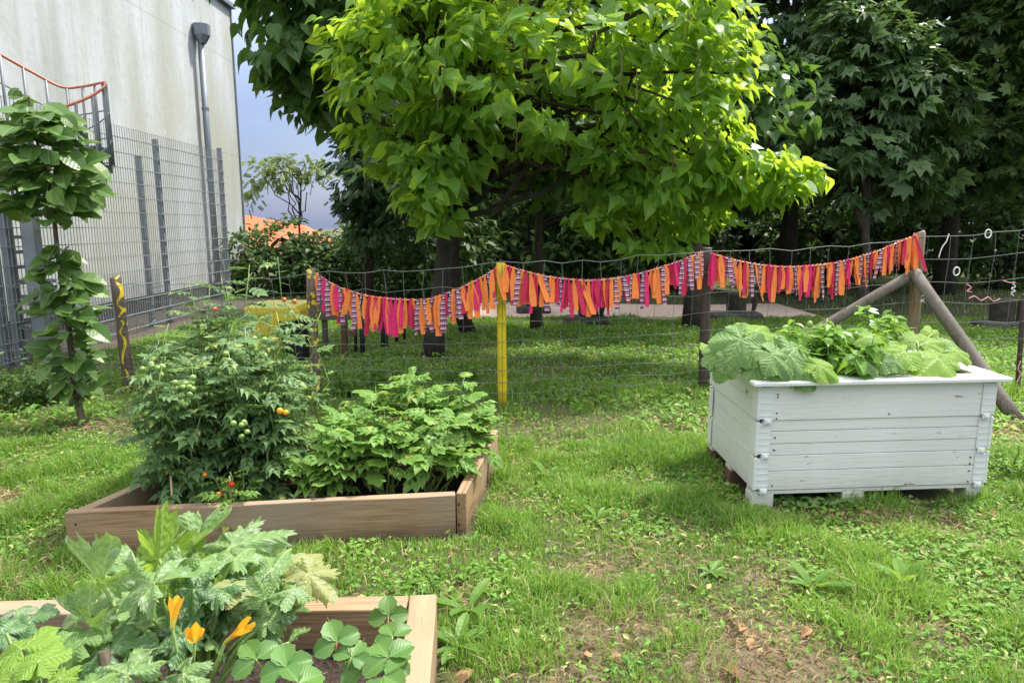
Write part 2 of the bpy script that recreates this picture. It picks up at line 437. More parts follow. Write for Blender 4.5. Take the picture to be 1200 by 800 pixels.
def plankmat():
    m, n, out = newmat('painted_plank')
    g_ = noise(n, 3.0, 6, sc=(1.2, 14, 26)); d_ = noise(n, 2.0, 4); sp_ = noise(n, 60, 3)
    cc = mixc(n, ramp(n, d_, .4, .7), (.69, .695, .68), (.62, .635, .61))
    cc = mixc(n, ramp(n, sp_, .70, .74), cc, (.35, .33, .28))
    zz_ = n.nodes.new('ShaderNodeSeparateXYZ'); n.links.new(n.nodes.new('ShaderNodeNewGeometry').outputs['Position'], zz_.inputs[0])
    lowd = ramp(n, math_(n, 'ADD', zz_.outputs[2], math_(n, 'MULTIPLY', noise(n, 9, 5), .16)), .13, .30, (1, 1, 1), (0, 0, 0))
    cc = mixc(n, math_(n, 'MULTIPLY', lowd, .55), cc, (.36, .36, .27))
    chip = ramp(n, noise(n, 17, 5, sc=(.5, 3, 3)), .69, .705); cc = mixc(n, chip, cc, (.33, .26, .18))
    bs = N(n, 'ShaderNodeBsdfPrincipled', Roughness=.42); bs.inputs['Specular IOR Level'].default_value = .35
    n.links.new(cc, bs.inputs['Base Color']); n.links.new(bump(n, g_, .45, .006), bs.inputs['Normal'])
    n.links.new(bs.outputs[0], out.inputs[0]); return m
M['white_plank'] = plankmat()
M['wire'] = plain('galvanised_wire', (.20, .22, .21), .7, var=.25, scale=30, bmp=0, spec=.2)
M['mat_wire'] = plain('grey_mesh_steel', (.30, .33, .36), .55, metal=.2, var=.2, scale=20, bmp=0)
M['steel'] = plain('grey_steel', (.25, .28, .31), .5, metal=.25, var=.25, scale=6)
M['zinc'] = plain('zinc_sheet', (.23, .26, .31), .5, metal=.3, var=.2, scale=5)
M['rail'] = plain('orange_handrail', (.62, .2, .11), .45, var=.15, scale=12)
M['string'] = plain('white_string', (.75, .7, .66), .8, bmp=0)
M['orange_cloth'] = plain('orange_cloth', (.95, .26, .06), .85, var=.12, scale=30, bmp=.3)
M['pink_cloth'] = plain('pink_cloth', (.80, .03, .17), .85, var=.2, scale=30, bmp=.3)
M['red_cloth'] = plain('crimson_cloth', (.62, .03, .09), .85, var=.2, scale=30, bmp=.3)
M['red'] = plain('ripe_red_skin', (.72, .045, .015), .25, var=.2, bmp=0, spec=.6)
M['orange_skin'] = plain('orange_skin', (.7, .17, .02), .25, var=.2, bmp=0, spec=.6)
M['green_fruit'] = plain('green_fruit', (.23, .36, .09), .3, var=.2, bmp=0, spec=.5)
M['flower'] = leafmat('squash_flower', (.85, .47, .03), (.88, .58, .06), .35, (.95, .5, .03), .5)
M['flower_base'] = leafmat('flower_tube', (.62, .6, .12), (.6, .55, .1), .3, (.8, .7, .1), .5)
M['flower_yellow'] = leafmat('yellow_blossom', (.85, .62, .01), (.85, .5, .01), .3, (.9, .6, .02), .5)
M['bamboo'] = plain('bamboo', (.5, .38, .2), .6, scale=30)
M['dryleaf'] = leafmat('dry_leaf', (.38, .2, .09), (.5, .33, .18), .2, (.5, .25, .08), .7)
M['yellow_plastic'] = plain('yellow_plastic', (.72, .56, .05), .4, var=.12, scale=5, bmp=.1)
M['black'] = plain('plain_black', (.012, .012, .014), .6, bmp=0)
M['stake'] = plain('dark_green_stake', (.02, .035, .035), .6)
M['stone'] = plain('dark_stone', (.10, .095, .085), .9, var=.4, scale=6, bmp=.6)
M['roof'] = plain('roof_tiles', (.55, .15, .06), .8, var=.2, scale=10, bmp=.4)
M['house_wall'] = plain('house_wall', (.7, .68, .62), .8, var=.08)
M['glass'] = plain('window_glass', (.06, .08, .1), .1, bmp=0, spec=.8)
M['pipe_white'] = plain('white_pipe_cleaner', (.8, .8, .78), .9, bmp=0)
M['pipe_pink'] = plain('pink_pipe_cleaner', (.75, .35, .38), .9, bmp=0)
M['rust'] = plain('foot_wood', (.13, .07, .045), .9, scale=14)
M['paving'] = plain('paving', (.085, .07, .055), .9, var=.3, scale=5, bmp=.4)

# plaid ribbons
def plaidmat():
    m, n, out = newmat('plaid_cloth')
    uv = n.nodes.new('ShaderNodeUVMap').outputs[0]; sp = n.nodes.new('ShaderNodeSeparateXYZ'); n.links.new(uv, sp.inputs[0])
    a = math_(n, 'GREATER_THAN', math_(n, 'SINE', math_(n, 'MULTIPLY', sp.outputs[0], 19.0)), .0)
    b = math_(n, 'GREATER_THAN', math_(n, 'SINE', math_(n, 'MULTIPLY', sp.outputs[1], 75.0)), .1)
    cc = mixc(n, b, (.78, .70, .74), (.42, .05, .16))
    cc = mixc(n, math_(n, 'MULTIPLY', a, .45), cc, (.10, .03, .10))
    l = math_(n, 'GREATER_THAN', math_(n, 'SINE', math_(n, 'MULTIPLY', sp.outputs[1], 37.0)), .8)
    cc = mixc(n, l, cc, (.03, .02, .04))
    bs = N(n, 'ShaderNodeBsdfPrincipled', Roughness=.85); n.links.new(cc, bs.inputs['Base Color']); n.links.new(bs.outputs[0], out.inputs[0]); return m
M['plaid'] = plaidmat()

# painted posts: yellow blobs / yellow wavy line on brown wood, in the post's own coordinates
def spotpost(name, kind):
    m, n, out = newmat(name)
    co = n.nodes.new('ShaderNodeTexCoord').outputs['Object']
    base = mixc(n, ramp(n, noise(n, 3, 7, sc=(16, 16, 1.2)), .35, .65), (.17, .13, .10), (.085, .06, .05))
    sp = n.nodes.new('ShaderNodeSeparateXYZ'); n.links.new(co, sp.inputs[0])
    if kind == 'dots':
        vo = N(n, 'ShaderNodeTexVoronoi', Scale=19.0); n.links.new(co, vo.inputs['Vector'])
        d = math_(n, 'LESS_THAN', vo.outputs['Distance'], .42)
        gate = math_(n, 'GREATER_THAN', math_(n, 'SINE', math_(n, 'MULTIPLY', sp.outputs[2], 11.0)), -.85)
        f = math_(n, 'MULTIPLY', d, gate)
    else:
        wv = math_(n, 'MULTIPLY', math_(n, 'SINE', math_(n, 'ADD', math_(n, 'MULTIPLY', sp.outputs[2], 34.0), math_(n, 'MULTIPLY', math_(n, 'SINE', math_(n, 'MULTIPLY', sp.outputs[2], 9.0)), 2.0))), .014)
        f = math_(n, 'MULTIPLY', math_(n, 'LESS_THAN', math_(n, 'ABSOLUTE', math_(n, 'SUBTRACT', sp.outputs[0], wv)), math_(n, 'MULTIPLY', noise(n, 14, 2), .018)), math_(n, 'GREATER_THAN', noise(n, 11, 1), .40))
    cc = mixc(n, f, base, (.74, .58, .02))
    bs = N(n, 'ShaderNodeBsdfPrincipled', Roughness=.75); n.links.new(cc, bs.inputs['Base Color'])
    n.links.new(bump(n, noise(n, 6, 6, sc=(12, 12, 1)), .6, .005), bs.inputs['Normal'])
    n.links.new(bs.outputs[0], out.inputs[0]); return m
M['post_dots'] = spotpost('dotted_post', 'dots'); M['post_wave'] = spotpost('wavy_post', 'wave')

# weathered render wall
def wallmat():
    m, n, out = newmat('weathered_render')
    co = n.nodes.new('ShaderNodeTexCoord').outputs['Object']
    st = noise(n, 1.0, 6, sc=(1, 1.6, .22), rough=.6)
    st2 = noise(n, .55, 5, sc=(1, 1, .8))
    fine = noise(n, 9, 6)
    cc = mixc(n, ramp(n, st, .40, .68), (.50, .53, .565), (.35, .375, .37))
    cc = mixc(n, math_(n, 'MULTIPLY', ramp(n, st2, .42, .66), .7), cc, (.36, .37, .30))
    cc = mixc(n, math_(n, 'MULTIPLY', ramp(n, fine, .5, .75), .3), cc, (.27, .27, .255))
    sp = n.nodes.new('ShaderNodeSeparateXYZ'); n.links.new(co, sp.inputs[0])
    jz = math_(n, 'LESS_THAN', math_(n, 'ABSOLUTE', math_(n, 'SUBTRACT', math_(n, 'FRACT', math_(n, 'DIVIDE', sp.outputs[2], 2.05)), .5)), .004)
    cc = mixc(n, math_(n, 'MULTIPLY', jz, .45), cc, (.2, .2, .19))
    sx_ = ramp(n, noise(n, 1.4, 7, sc=(1, 5, .12), rough=.7), .55, .75); cc = mixc(n, math_(n, 'MULTIPLY', sx_, .5), cc, (.22, .23, .19))
    chp = ramp(n, noise(n, 3.2, 8, rough=.7), .66, .69); cc = mixc(n, math_(n, 'MULTIPLY', chp, .5), cc, (.62, .62, .6))
    low = ramp(n, sp.outputs[2], .0, .35, (1, 1, 1), (0, 0, 0))
    cc = mixc(n, math_(n, 'MULTIPLY', low, .5), cc, (.22, .22, .2))
    bs = N(n, 'ShaderNodeBsdfPrincipled', Roughness=.9); n.links.new(cc, bs.inputs['Base Color'])
    n.links.new(bump(n, fine, .4, .01), bs.inputs['Normal'])
    n.links.new(bs.outputs[0], out.inputs[0]); return m
M['wall'] = wallmat()

# soil + lawn ground
def soilmat():
    m, n, out = newmat('potting_soil')
    a = noise(n, 60, 6); b = noise(n, 9, 4)
    cc = mixc(n, ramp(n, a, .35, .7), (.018, .013, .010), (.075, .05, .036))
    cc = mixc(n, math_(n, 'MULTIPLY', ramp(n, b, .5, .7), .4), cc, (.05, .035, .025))
    bs = N(n, 'ShaderNodeBsdfPrincipled', Roughness=1); n.links.new(cc, bs.inputs['Base Color'])
    n.links.new(bump(n, a, 1, .03), bs.inputs['Normal']); n.links.new(bs.outputs[0], out.inputs[0]); return m
M['soil'] = soilmat()

# value noise shared by the grass scatter and the bare patches
_tab = np.random.default_rng(3).random((256, 256))
def vnoise(x, y):
    xi = np.floor(x).astype(int); yi = np.floor(y).astype(int); fx = x-xi; fy = y-yi
    fx = fx*fx*(3-2*fx); fy = fy*fy*(3-2*fy); a = _tab[xi % 256, yi % 256]; b = _tab[(xi+1) % 256, yi % 256]
    c = _tab[xi % 256, (yi+1) % 256]; d = _tab[(xi+1) % 256, (yi+1) % 256]
    return (a*(1-fx)+b*fx)*(1-fy)+(c*(1-fx)+d*fx)*fy
def fbm(x, y): return (vnoise(x, y)*.55+vnoise(x*2.1+9, y*2.1+4)*.3+vnoise(x*4.3+2, y*4.3+7)*.15)
BARE = [(.40, 2.35, .36, .9), (.75, 2.15, .45, .8), (.35, 2.75, .22, .7), (1.15, 2.75, .18, .65), (.1, 1.95, .3, .5), (1.0, 2.0, .3, .5), (1.55, 2.35, .2, .45), (1.95, 3.35, .3, .7), (-2.7, 3.6, .3, .45), (1.55, 1.9, .3, .35), (-.2, 2.55, .15, .6), (2.4, 2.6, .3, .35), (-.55, 2.55, .2, .5)]
def bare(x, y):
    v = np.zeros_like(x)
    for (cx, cy, r, s) in BARE:
        d = np.hypot((x-cx), (y-cy)*1.25)/r
        v = np.maximum(v, s*np.clip(1.35-d, 0, 1))
    v = v + (fbm(x*2.2, y*2.2)-.5)*.9
    return np.clip(v, 0, 1)

def groundmat():
    m, n, out = newmat('lawn_ground')
    at = N(n, 'ShaderNodeAttribute'); at.attribute_name = 'bare'
    fine = noise(n, 85, 8, rough=.7); mid = noise(n, 7, 5)
    gr = mixc(n, ramp(n, fine, .35, .7), (.035, .05, .016), (.10, .105, .04))
    gr = mixc(n, math_(n, 'MULTIPLY', ramp(n, mid, .45, .7), .5), gr, (.10, .085, .045))
    so = mixc(n, ramp(n, fine, .35, .65), (.10, .07, .05), (.30, .225, .15))
    cc = mixc(n, at.outputs['Fac'], gr, so)
    bs = N(n, 'ShaderNodeBsdfPrincipled', Roughness=1); n.links.new(cc, bs.inputs['Base Color'])
    n.links.new(bump(n, fine, .8, .02), bs.inputs['Normal']); n.links.new(bs.outputs[0], out.inputs[0]); return m
M['ground'] = groundmat()
def gravelmat():
    m, n, out = newmat('gravel')
    a = noise(n, 25, 5); b = noise(n, 1.2, 3)
    cc = mixc(n, ramp(n, a, .35, .65), (.76, .58, .50), (.58, .43, .36)); cc = mixc(n, math_(n, 'MULTIPLY', b, .3), cc, (.3, .24, .2))
    bs = N(n, 'ShaderNodeBsdfPrincipled', Roughness=1); n.links.new(cc, bs.inputs['Base Color'])
    n.links.new(bump(n, a, .8, .02), bs.inputs['Normal']); n.links.new(bs.outputs[0], out.inputs[0]); return m
M['gravel'] = gravelmat()

# ------------------------------------------------------------------ GROUND
def grid_sheet(name, xs, ys, z, mat, attr=None):
    X, Y = np.meshgrid(xs, ys); V = np.stack([X.ravel(), Y.ravel(), np.full(X.size, z)], -1)
    nx = len(xs); i, j = np.meshgrid(np.arange(nx-1), np.arange(len(ys)-1)); a = (j*nx+i).ravel()
    q = np.stack([a, a+1, a+nx+1, a+nx], -1).ravel()
    g = Geo(); g.add(V, q, [4]*(len(q)//4)); o = g.build(name, mat, origin=(0, 0, 0))
    if attr is not None:
        at = o.data.attributes.new('bare', 'FLOAT', 'POINT'); at.data.foreach_set('value', attr(X.ravel(), Y.ravel()).astype(np.float32))
    return o
xs = np.concatenate([[-300, -60, -20], np.arange(-8, 9.01, .06), [20, 60, 300]])
ys = np.concatenate([[-60, -10], np.arange(1, 12.01, .06), [16, 30, 80, 400]])
tag(grid_sheet('ground', xs, ys, 0, M['ground'], bare), kind='structure')
g = Geo()
gx = np.linspace(-1.0, 5.2, 40); lo = 11.15+.12*np.sin(gx*1.7)+.1*np.sin(gx*4.1); hi = 13.3+.2*np.sin(gx*1.1+1)
V = [(x, l, .004) for x, l in zip(gx, lo)]+[(x, h, .004) for x, h in zip(gx, hi)]
g.faces(V, [(i, i+1, i+41, i+40) for i in range(39)]); tag(g.build('gravel_path', M['gravel'], origin=(0, 0, 0)), kind='structure')
g = Geo(); g.faces([(-7.6, 4.5, .004), (-4.3, 6.6, .004), (-4.1, 14, .004), (-7.6, 14, .004)], [(0, 1, 2, 3)])
tag(g.build('paving', M['paving'], origin=(0, 0, 0)), kind='structure')

# ------------------------------------------------------------------ BUILDING with downpipe
XW, YW = -6.3, 16.25
bl = thing('building', (XW-3, 9, 0), 'tall weathered off-white building at the left with green streaks and a grey downpipe', 'building')
g = Geo(); g.box((XW-7, 0.5, .32), (XW, YW, 6.28)); g.build('wall', M['wall'], bl, origin=(XW, 9, 0))
g = Geo(); g.box((XW-7.2, .4, 0), (XW-.03, YW-.02, .318)); g.build('plinth', plain('plinth_concrete', (.07, .07, .07), .9), bl)
g = Geo(); g.box((XW-7, .4, 6.283), (XW+.10, YW+.10, 6.37)); g.build('roof_edge', M['zinc'], bl)
g = Geo(); g.box((XW+.003, YW-.012, .3), (XW+.03, YW+.03, 6.27)); g.build('corner_trim', M['zinc'], bl)
py = 13.1; hz = D(228, 37, 0) if False else None
yp = 14.35
hp = D(229, 38, yp); hx = XW+.12
g = Geo(); g.tube([(hx, yp, hp[2]-.15), (hx, yp, 2.9), (hx, yp, .05)], .062, 12)
dp = g.build('downpipe', M['zinc'], bl, smooth=True)
g = Geo()
for z in (1.0, 2.4, 3.8): g.tube([(hx, yp, z), (hx, yp, z+.05)], .072, 12)
g.build('clamp', M['steel'], dp)
g = Geo(); z1 = hp[2]+.14; z0 = hp[2]-.22
V = []
for (r, z) in ((.17, z1), (.16, z1-.2), (.07, z0)):
    for a in range(8):
        t = a/8*2*math.pi+.39; V.append((hx+.03+r*math.cos(t), yp+r*math.sin(t), z))
F = [tuple(range(8))]+[(8*k+i, 8*k+8+i, 8*k+8+(i+1) % 8, 8*k+(i+1) % 8) for k in (0, 1) for i in range(8)]
g.faces(V, F); g.build('hopper', M['zinc'], dp)

# ------------------------------------------------------------------ tall double-rod mesh fence
mf = thing('mesh_fence', (-5.3, 9.5, 0), 'tall grey steel rod-mesh fence standing along the off-white building wall', 'fence')
XF = -5.3
g = Geo(); n_ = 0
y0, y1, H = 5.6, 12.9, 2.83
for k, y in enumerate(np.arange(y0, y1+.01, .06)):
    g.box((XF-.003, y-.003, .06), (XF+.003, y+.003, H))
for z in np.arange(.08, H+.01, .2):
    g.box((XF+.0035, y0, z-.005), (XF+.0115, y1, z+.005)); g.box((XF-.0115, y0, z-.005), (XF-.0035, y1, z+.005))
g.build('mesh_panel', M['mat_wire'], mf)
for y, x, hh in ((10.2, XF-.12, 2.5), (10.6, XF-.06, 2.78), (12.88, XF-.05, 2.9), (7.3, XF-.06, 2.8)):
    g = Geo(); g.box((x-.035, y-.03, 0), (x+.035, y+.03, hh)); g.build('post', M['zinc'], mf)

# ------------------------------------------------------------------ spiral stair
st = thing('metal_staircase', (-5.9, 7.6, 0), 'grey metal spiral staircase with orange handrail at the left edge', 'staircase')
def smooth_pts(P, n=40):
    P = np.array(P, float); m_ = len(P); t = np.linspace(0, m_-1, n); out = []
    for u in t:
        i = min(int(u), m_-2); f = u-i
        p0, p1, p2, p3 = P[max(i-1, 0)], P[i], P[i+1], P[min(i+2, m_-1)]
        out.append(.5*((2*p1)+(-p0+p2)*f+(2*p0-5*p1+4*p2-p3)*f*f+(-p0+3*p1-3*p2+p3)*f**3))
    return np.array(out)
rail = [D(-60, 28, 7.4), D(0, 64, 8.0), D(36, 84, 8.3), D(72, 102, 8.55), D(97, 101.5, 8.65), D(115, 98, 8.6), D(123.5, 97, 8.4), D(120, 104, 8.15), D(100, 116, 7.9), D(70, 127, 7.7), D(38, 137, 7.5), D(-10, 150, 7.3)]
rp = smooth_pts(rail, 90)
g = Geo(); g.tube(rp, .016, 8); hr = g.build('handrail', M['rail'], st, smooth=True)
for k in range(2, 88, 6):
    p = rp[k]; g = Geo(); g.tube([p, p-np.array([0, 0, .95])], .016, 6); g.build('baluster', M['steel'], st, smooth=True)
for dz in (.32, .64, .93):
    g = Geo(); g.tube(rp-np.array([0, 0, dz]), .009, 5); g.build('rail_wire', M['steel'], st)
pc = D(18, 300, 7.9)
cx, cy = -5.78, 7.9
g = Geo(); g.tube([(cx, cy, 0), (cx, cy, 4.2)], .07, 12); g.build('centre_pole', M['steel'], st, smooth=True)
for k in range(15):
    a = R(-60+k*22); z = .18+k*.17; a2 = a+R(24)
    g = Geo(); r0, r1 = .07, .42
    V = [(cx+r*math.cos(t), cy+r*math.sin(t), zz) for zz in (z-.02, z+.02) for r, t in ((r0, a), (r1, a), (r1, a2), (r0, a2))]
    g.faces(V, [(3,2,1,0), (4,5,6,7), (0,1,5,4), (1,2,6,5), (2,3,7,6), (3,0,4,7)])
    g.build('tread', M['zinc'], st)
for (a, b, Y) in (((105, 172), (128, 186), 8.6), ((108, 192), (130, 202), 8.55), ((100, 208), (126, 216), 8.5)):
    p, q = D(*a, Y), D(*b, Y); g = Geo(); g.box((p[0], Y-.3, q[2]), (q[0], Y, p[2]-.02)); g.build('landing_plate', M['zinc'], st)
for px, wpx in ((2, 9), (47, 14)):
    p = D(px, 460, 7.2); g = Geo(); g.box((p[0], 7.2, 0), (p[0]+wpx*.009, 7.32, 3.0 if px < 10 else 1.95)); g.build('support_post', M['steel'], st)

# ------------------------------------------------------------------ grass and weeds on the lawn
BEDS = []
def inside_beds(x, y):
    b1 = (y > 2.93+.11*(x+2.05)) & (y < 4.25) & (x < -.2+.12*(y-3.1)) & (x > -2.1+.3*(y-2.95))
    b2 = (y < 2.26) & (x < -.24)
    bx = (x > 1.3) & (x < 2.62) & (y > 3.55) & (y < 4.25)
    pv = (x < -4.9) & (y > 7.4); gv = (y > 11.3) & (y < 13.2) & (x > -.9) & (x < 5.1)
    wl = x < -5.2
    return b1 | b2 | bx | pv | gv | wl
def scatter(n, ymin, ymax, margin=.35):
    y = ymin+(ymax-ymin)*rng.random(n); hw = y*.78+margin
    x = (rng.random(n)*2-1)*hw
    return x, y
def area_w(y): return y   # accept probability helper
def blades(n, ymin, ymax, hgt, wid, dens_fn, lean=.45, gm=None, seglist=(0, .5, 1)):
    # uniform per area: choose y with pdf ~ width
    u = rng.random(n); y = np.sqrt(ymin**2+u*(ymax**2-ymin**2)); x = (rng.random(n)*2-1)*(y*.78+.3)
    keep = (rng.random(n) < dens_fn(x, y)) & ~inside_beds(x, y); x, y = x[keep], y[keep]; n = len(x)
    h = hgt(x, y)*(.5+.8*rng.random(n)); a = rng.random(n)*2*math.pi; ln = lean*(.3+2.2*rng.random(n)**1.5)*h; h = h/np.sqrt(1+(ln/h)**2*.6)
    dx, dy = np.cos(a)*ln, np.sin(a)*ln; b = rng.random(n)*2*math.pi; wx, wy = np.cos(b)*wid(y)/2, np.sin(b)*wid(y)/2
    z0 = np.zeros(n)
    P = np.stack([np.stack([x-wx, y-wy, z0], -1), np.stack([x+wx, y+wy, z0], -1),
                  np.stack([x+dx*.35+wx*.8, y+dy*.35+wy*.8, h*.6], -1), np.stack([x+dx*.35-wx*.8, y+dy*.35-wy*.8, h*.6], -1),
                  np.stack([x+dx, y+dy, h*.95], -1)], 1)
    off = (np.arange(n)*5)[:, None]
    I = (np.array([0, 1, 2, 3, 3, 2, 4])[None]+off).ravel()
    gm.add(P.reshape(-1, 3), I, np.tile([4, 3], n))

def lawn_mat(name, a, b, dry, dryamt, tcol):
    m, n, out = newmat(name)
    isl = n.nodes.new('ShaderNodeNewGeometry').outputs['Random Per Island']
    big = noise(n, .9, 4); mid_ = noise(n, 5, 4)
    col = mixc(n, isl, a, b); col = mixc(n, math_(n, 'MULTIPLY', ramp(n, mid_, .48, .66), .6), col, [a[0]*.6, a[1]*.62, a[2]*.7]); col = mixc(n, math_(n, 'MULTIPLY', ramp(n, big, .4, .62), .55), col, [b[0]*1.25, b[1]*1.1, b[2]])
    w2 = math_(n, 'FRACT', math_(n, 'MULTIPLY', isl, 17.3))
    col = mixc(n, math_(n, 'GREATER_THAN', w2, 1-dryamt), col, dry)
    bs = N(n, 'ShaderNodeBsdfPrincipled', Roughness=.5); bs.inputs['Specular IOR Level'].default_value = .3
    n.links.new(col, bs.inputs['Base Color'])
    tr = n.nodes.new('ShaderNodeBsdfTranslucent'); n.links.new(mixc(n, .6, col, tcol), tr.inputs['Color'])
    ms = n.nodes.new('ShaderNodeMixShader'); ms.inputs[0].default_value = .4
    n.links.new(bs.outputs[0], ms.inputs[1]); n.links.new(tr.outputs[0], ms.inputs[2]); n.links.new(ms.outputs[0], out.inputs[0]); return m
M['grass'] = lawn_mat('grass_blades', (.09, .22, .035), (.215, .375, .065), (.52, .48, .24), .11, (.38, .62, .08))
M['clover'] = lawn_mat('clover_leaves', (.08, .21, .04), (.20, .39, .065), (.46, .44, .18), .09, (.42, .62, .09))
M['straw_dry'] = lawn_mat('dry_straw', (.30, .22, .12), (.50, .40, .24), (.12, .08, .05), .3, (.5, .38, .2))

def hfun(x, y):
    t = fbm(x*3.1+5, y*3.1)
    edge = ((y > 2.3) & (y < 3.05) & (x < -.1)) * .02
    fence = np.exp(-((y-6.0)/.25)**2)*.12*(x > -2)
    return .03+.11*np.clip((t-.48)*2.6, 0, 1)+edge+fence
gm = Geo()
blades(230000, 1.6, 4.6, hfun, lambda y: .0022+.0011*y, lambda x, y: np.clip(1.0-1.1*bare(x, y), .10, 1)*np.clip((fbm(x*3.1+5, y*3.1)-.2)*2.6, .38, 1), gm=gm)
blades(150000, 4.6, 11.3, lambda x, y: hfun(x, y)*.9, lambda y: .003+.0011*y, lambda x, y: np.clip(.9-.5*bare(x, y), .1, 1), gm=gm)
blades(16000, 11.3, 26, lambda x, y: x*0+.12, lambda y: .012+0*y, lambda x, y: x*0+1., gm=gm)
tag(gm.build('grass', M['grass'], origin=(0, 0, 0)), 'lit green lawn grass with dry worn patches', 'grass', kind='stuff')
gm = Geo()
# dry straw lying flat in the worn patches
n = 70000; u = rng.random(n); y = np.sqrt(1.6**2+u*(5.2**2-1.6**2)); x = (rng.random(n)*2-1)*(y*.78+.2)
k = (rng.random(n) < .16+bare(x, y)*1.2) & ~inside_beds(x, y); x, y = x[k], y[k]; n = len(x)
a = rng.random(n)*6.283; L = .02+.05*rng.random(n); wd = .0012+.0008*y
z = .006+.03*rng.random(n)**2; z2 = .006+.03*rng.random(n)**2
ax, ay = np.cos(a)*L, np.sin(a)*L; bx_, by_ = -np.sin(a)*wd, np.cos(a)*wd
P = np.stack([np.stack([x-bx_, y-by_, z], -1), np.stack([x+ax, y+ay, z2], -1), np.stack([x+ax*.5+bx_, y+ay*.5+by_, (z+z2)/2+.006], -1)], 1)
gm.add(P.reshape(-1, 3), np.arange(3*n), np.full(n, 3)); tag(gm.build('dry_straw', M['straw_dry'], origin=(0, 0, 0)), 'dry straw lying in worn lawn patches', 'straw', kind='stuff')
# small-leaved ground cover
gm = Geo()
def ground_cover(n, ymin, ymax, sc, thr, h):
    u = rng.random(n); y = np.sqrt(ymin**2+u*(ymax**2-ymin**2)); x = (rng.random(n)*2-1)*(y*.78+.2)
    f = fbm(x*1.9+31, y*1.9+12)
    right = np.clip((x-.6)*.25, 0, .3)+((x < -2)*.1)
    k = (rng.random(n) < np.clip((f-thr+right)*5, .06, 1)*np.clip(1-1.1*bare(x, y), .1, 1)) & ~inside_beds(x, y); x, y = x[k], y[k]; n = len(x)
    pos = np.stack([x, y, h*(.3+.9*rng.random(n))], -1)
    d = rand_unit(n); d[:, 2] = d[:, 2]*.3-.05; up = nrm(np.array([0, 0, 1.])+.45*rand_unit(n))
    gm.inst(LEAF_SMALL, frames(pos, d, up, sc*(.5+.9*rng.random(n))))
ground_cover(58000, 1.6, 4.8, .030, .5, .035)
ground_cover(45000, 4.8, 10, .055, .47, .06)
tag(gm.build('ground_cover', M['clover'], origin=(0, 0, 0)), 'low small-leaved weeds spreading through the lawn', 'weeds', kind='stuff')

# ------------------------------------------------------------------ TREES
def limb(a, b, sag=0.0, n=7, jit=.06):
    a, b = np.array(a, float), np.array(b, float); t = np.linspace(0, 1, n)[:, None]
    P = a+(b-a)*t; L = np.linalg.norm(b-a)
    P[1:-1] += rng.normal(size=(n-2, 3))*jit*L*.5; P[:, 2] += (sag*np.sin(t[:, 0]*math.pi)*L)
    return P
def crown_clusters(blobs, n, shell=.75):
    """blobs (cx,cy,cz,rx,ry,rz,weight)"""
    wts = np.array([b[6] for b in blobs], float); wts /= wts.sum(); C = []
    for b, k in zip(blobs, rng.multinomial(n, wts)):
        d = rand_unit(k); r = np.where(rng.random(k) < shell, .82+.22*rng.random(k), .35+.5*rng.random(k))
        bump_ = 1+.18*np.sin(d[:, 0]*5+b[0])*np.sin(d[:, 2]*6+b[1])
        C.append(np.array(b[:3])+d*(r*bump_)[:, None]*np.array(b[3:6]))
    return np.concatenate(C)
def tree(name, base, top, blobs, ncl, per, lsize, tmpl, mat, label, cat='tree', group=None, trunk_r=.18, bark='bark_dark', crad=.45, droop=.3, shell=.75, lean=(0, 0), nlimb=14, flat=.5, limb_r=.05):
    root = thing(name, base, label, cat, group); base = np.array(base, float)
    C = crown_clusters(blobs, ncl, shell)
    cc = np.array(blobs[0][:3])
    tp = np.array(top, float)
    g = Geo(); P = limb(base+[0, 0, -.05], tp, 0, 9, .012); g.tube(P, np.linspace(1, .35, 9)*trunk_r*np.r_[1.35, 1.1, np.ones(7)], 10)
    tr = g.build('trunk', M[bark], root, smooth=True)
    g = Geo()
    for c in C[rng.choice(len(C), min(nlimb, len(C)), replace=False)]:
        s_ = P[rng.integers(4, 9)]; q = limb(s_, c, .08, 7, .1); g.tube(q, np.linspace(limb_r, limb_r*.25, 7), 6)
        for _ in range(3):
            e = q[rng.integers(3, 7)]; g.tube(limb(e, e+rand_unit(1)[0]*.5*crad*2, .0, 4, .15), np.linspace(limb_r*.35, limb_r*.12, 4), 4)
    g.build('limb', M[bark], root, smooth=True)
    g = Geo(); n = ncl*per
    ci = np.repeat(np.arange(len(C)), per); off = rand_unit(n)*(rng.random(n)**.5)[:, None]*crad*np.array([1, 1, flat])
    pos = C[ci]+off
    outw = nrm(pos-cc); d = nrm(off*[1, 1, .3]+outw*.25*crad+rng.normal(size=(n, 3))*.25*crad); d[:, 2] -= droop
    up = nrm(np.array([0, 0, 1.])*.9+outw*.5+rng.normal(size=(n, 3))*.35)
    sz = lsize*(.5+.75*rng.random(n)); fm = frames(pos, d, up, sz); fm[:, :, 0] *= (.7+.5*rng.random(n))[:, None]; fm[:, :, 2] *= (-.4+2.4*rng.random(n))[:, None]
    g.inst(tmpl, fm); g.build('crown', M[mat], root, smooth=False)
    return root, C

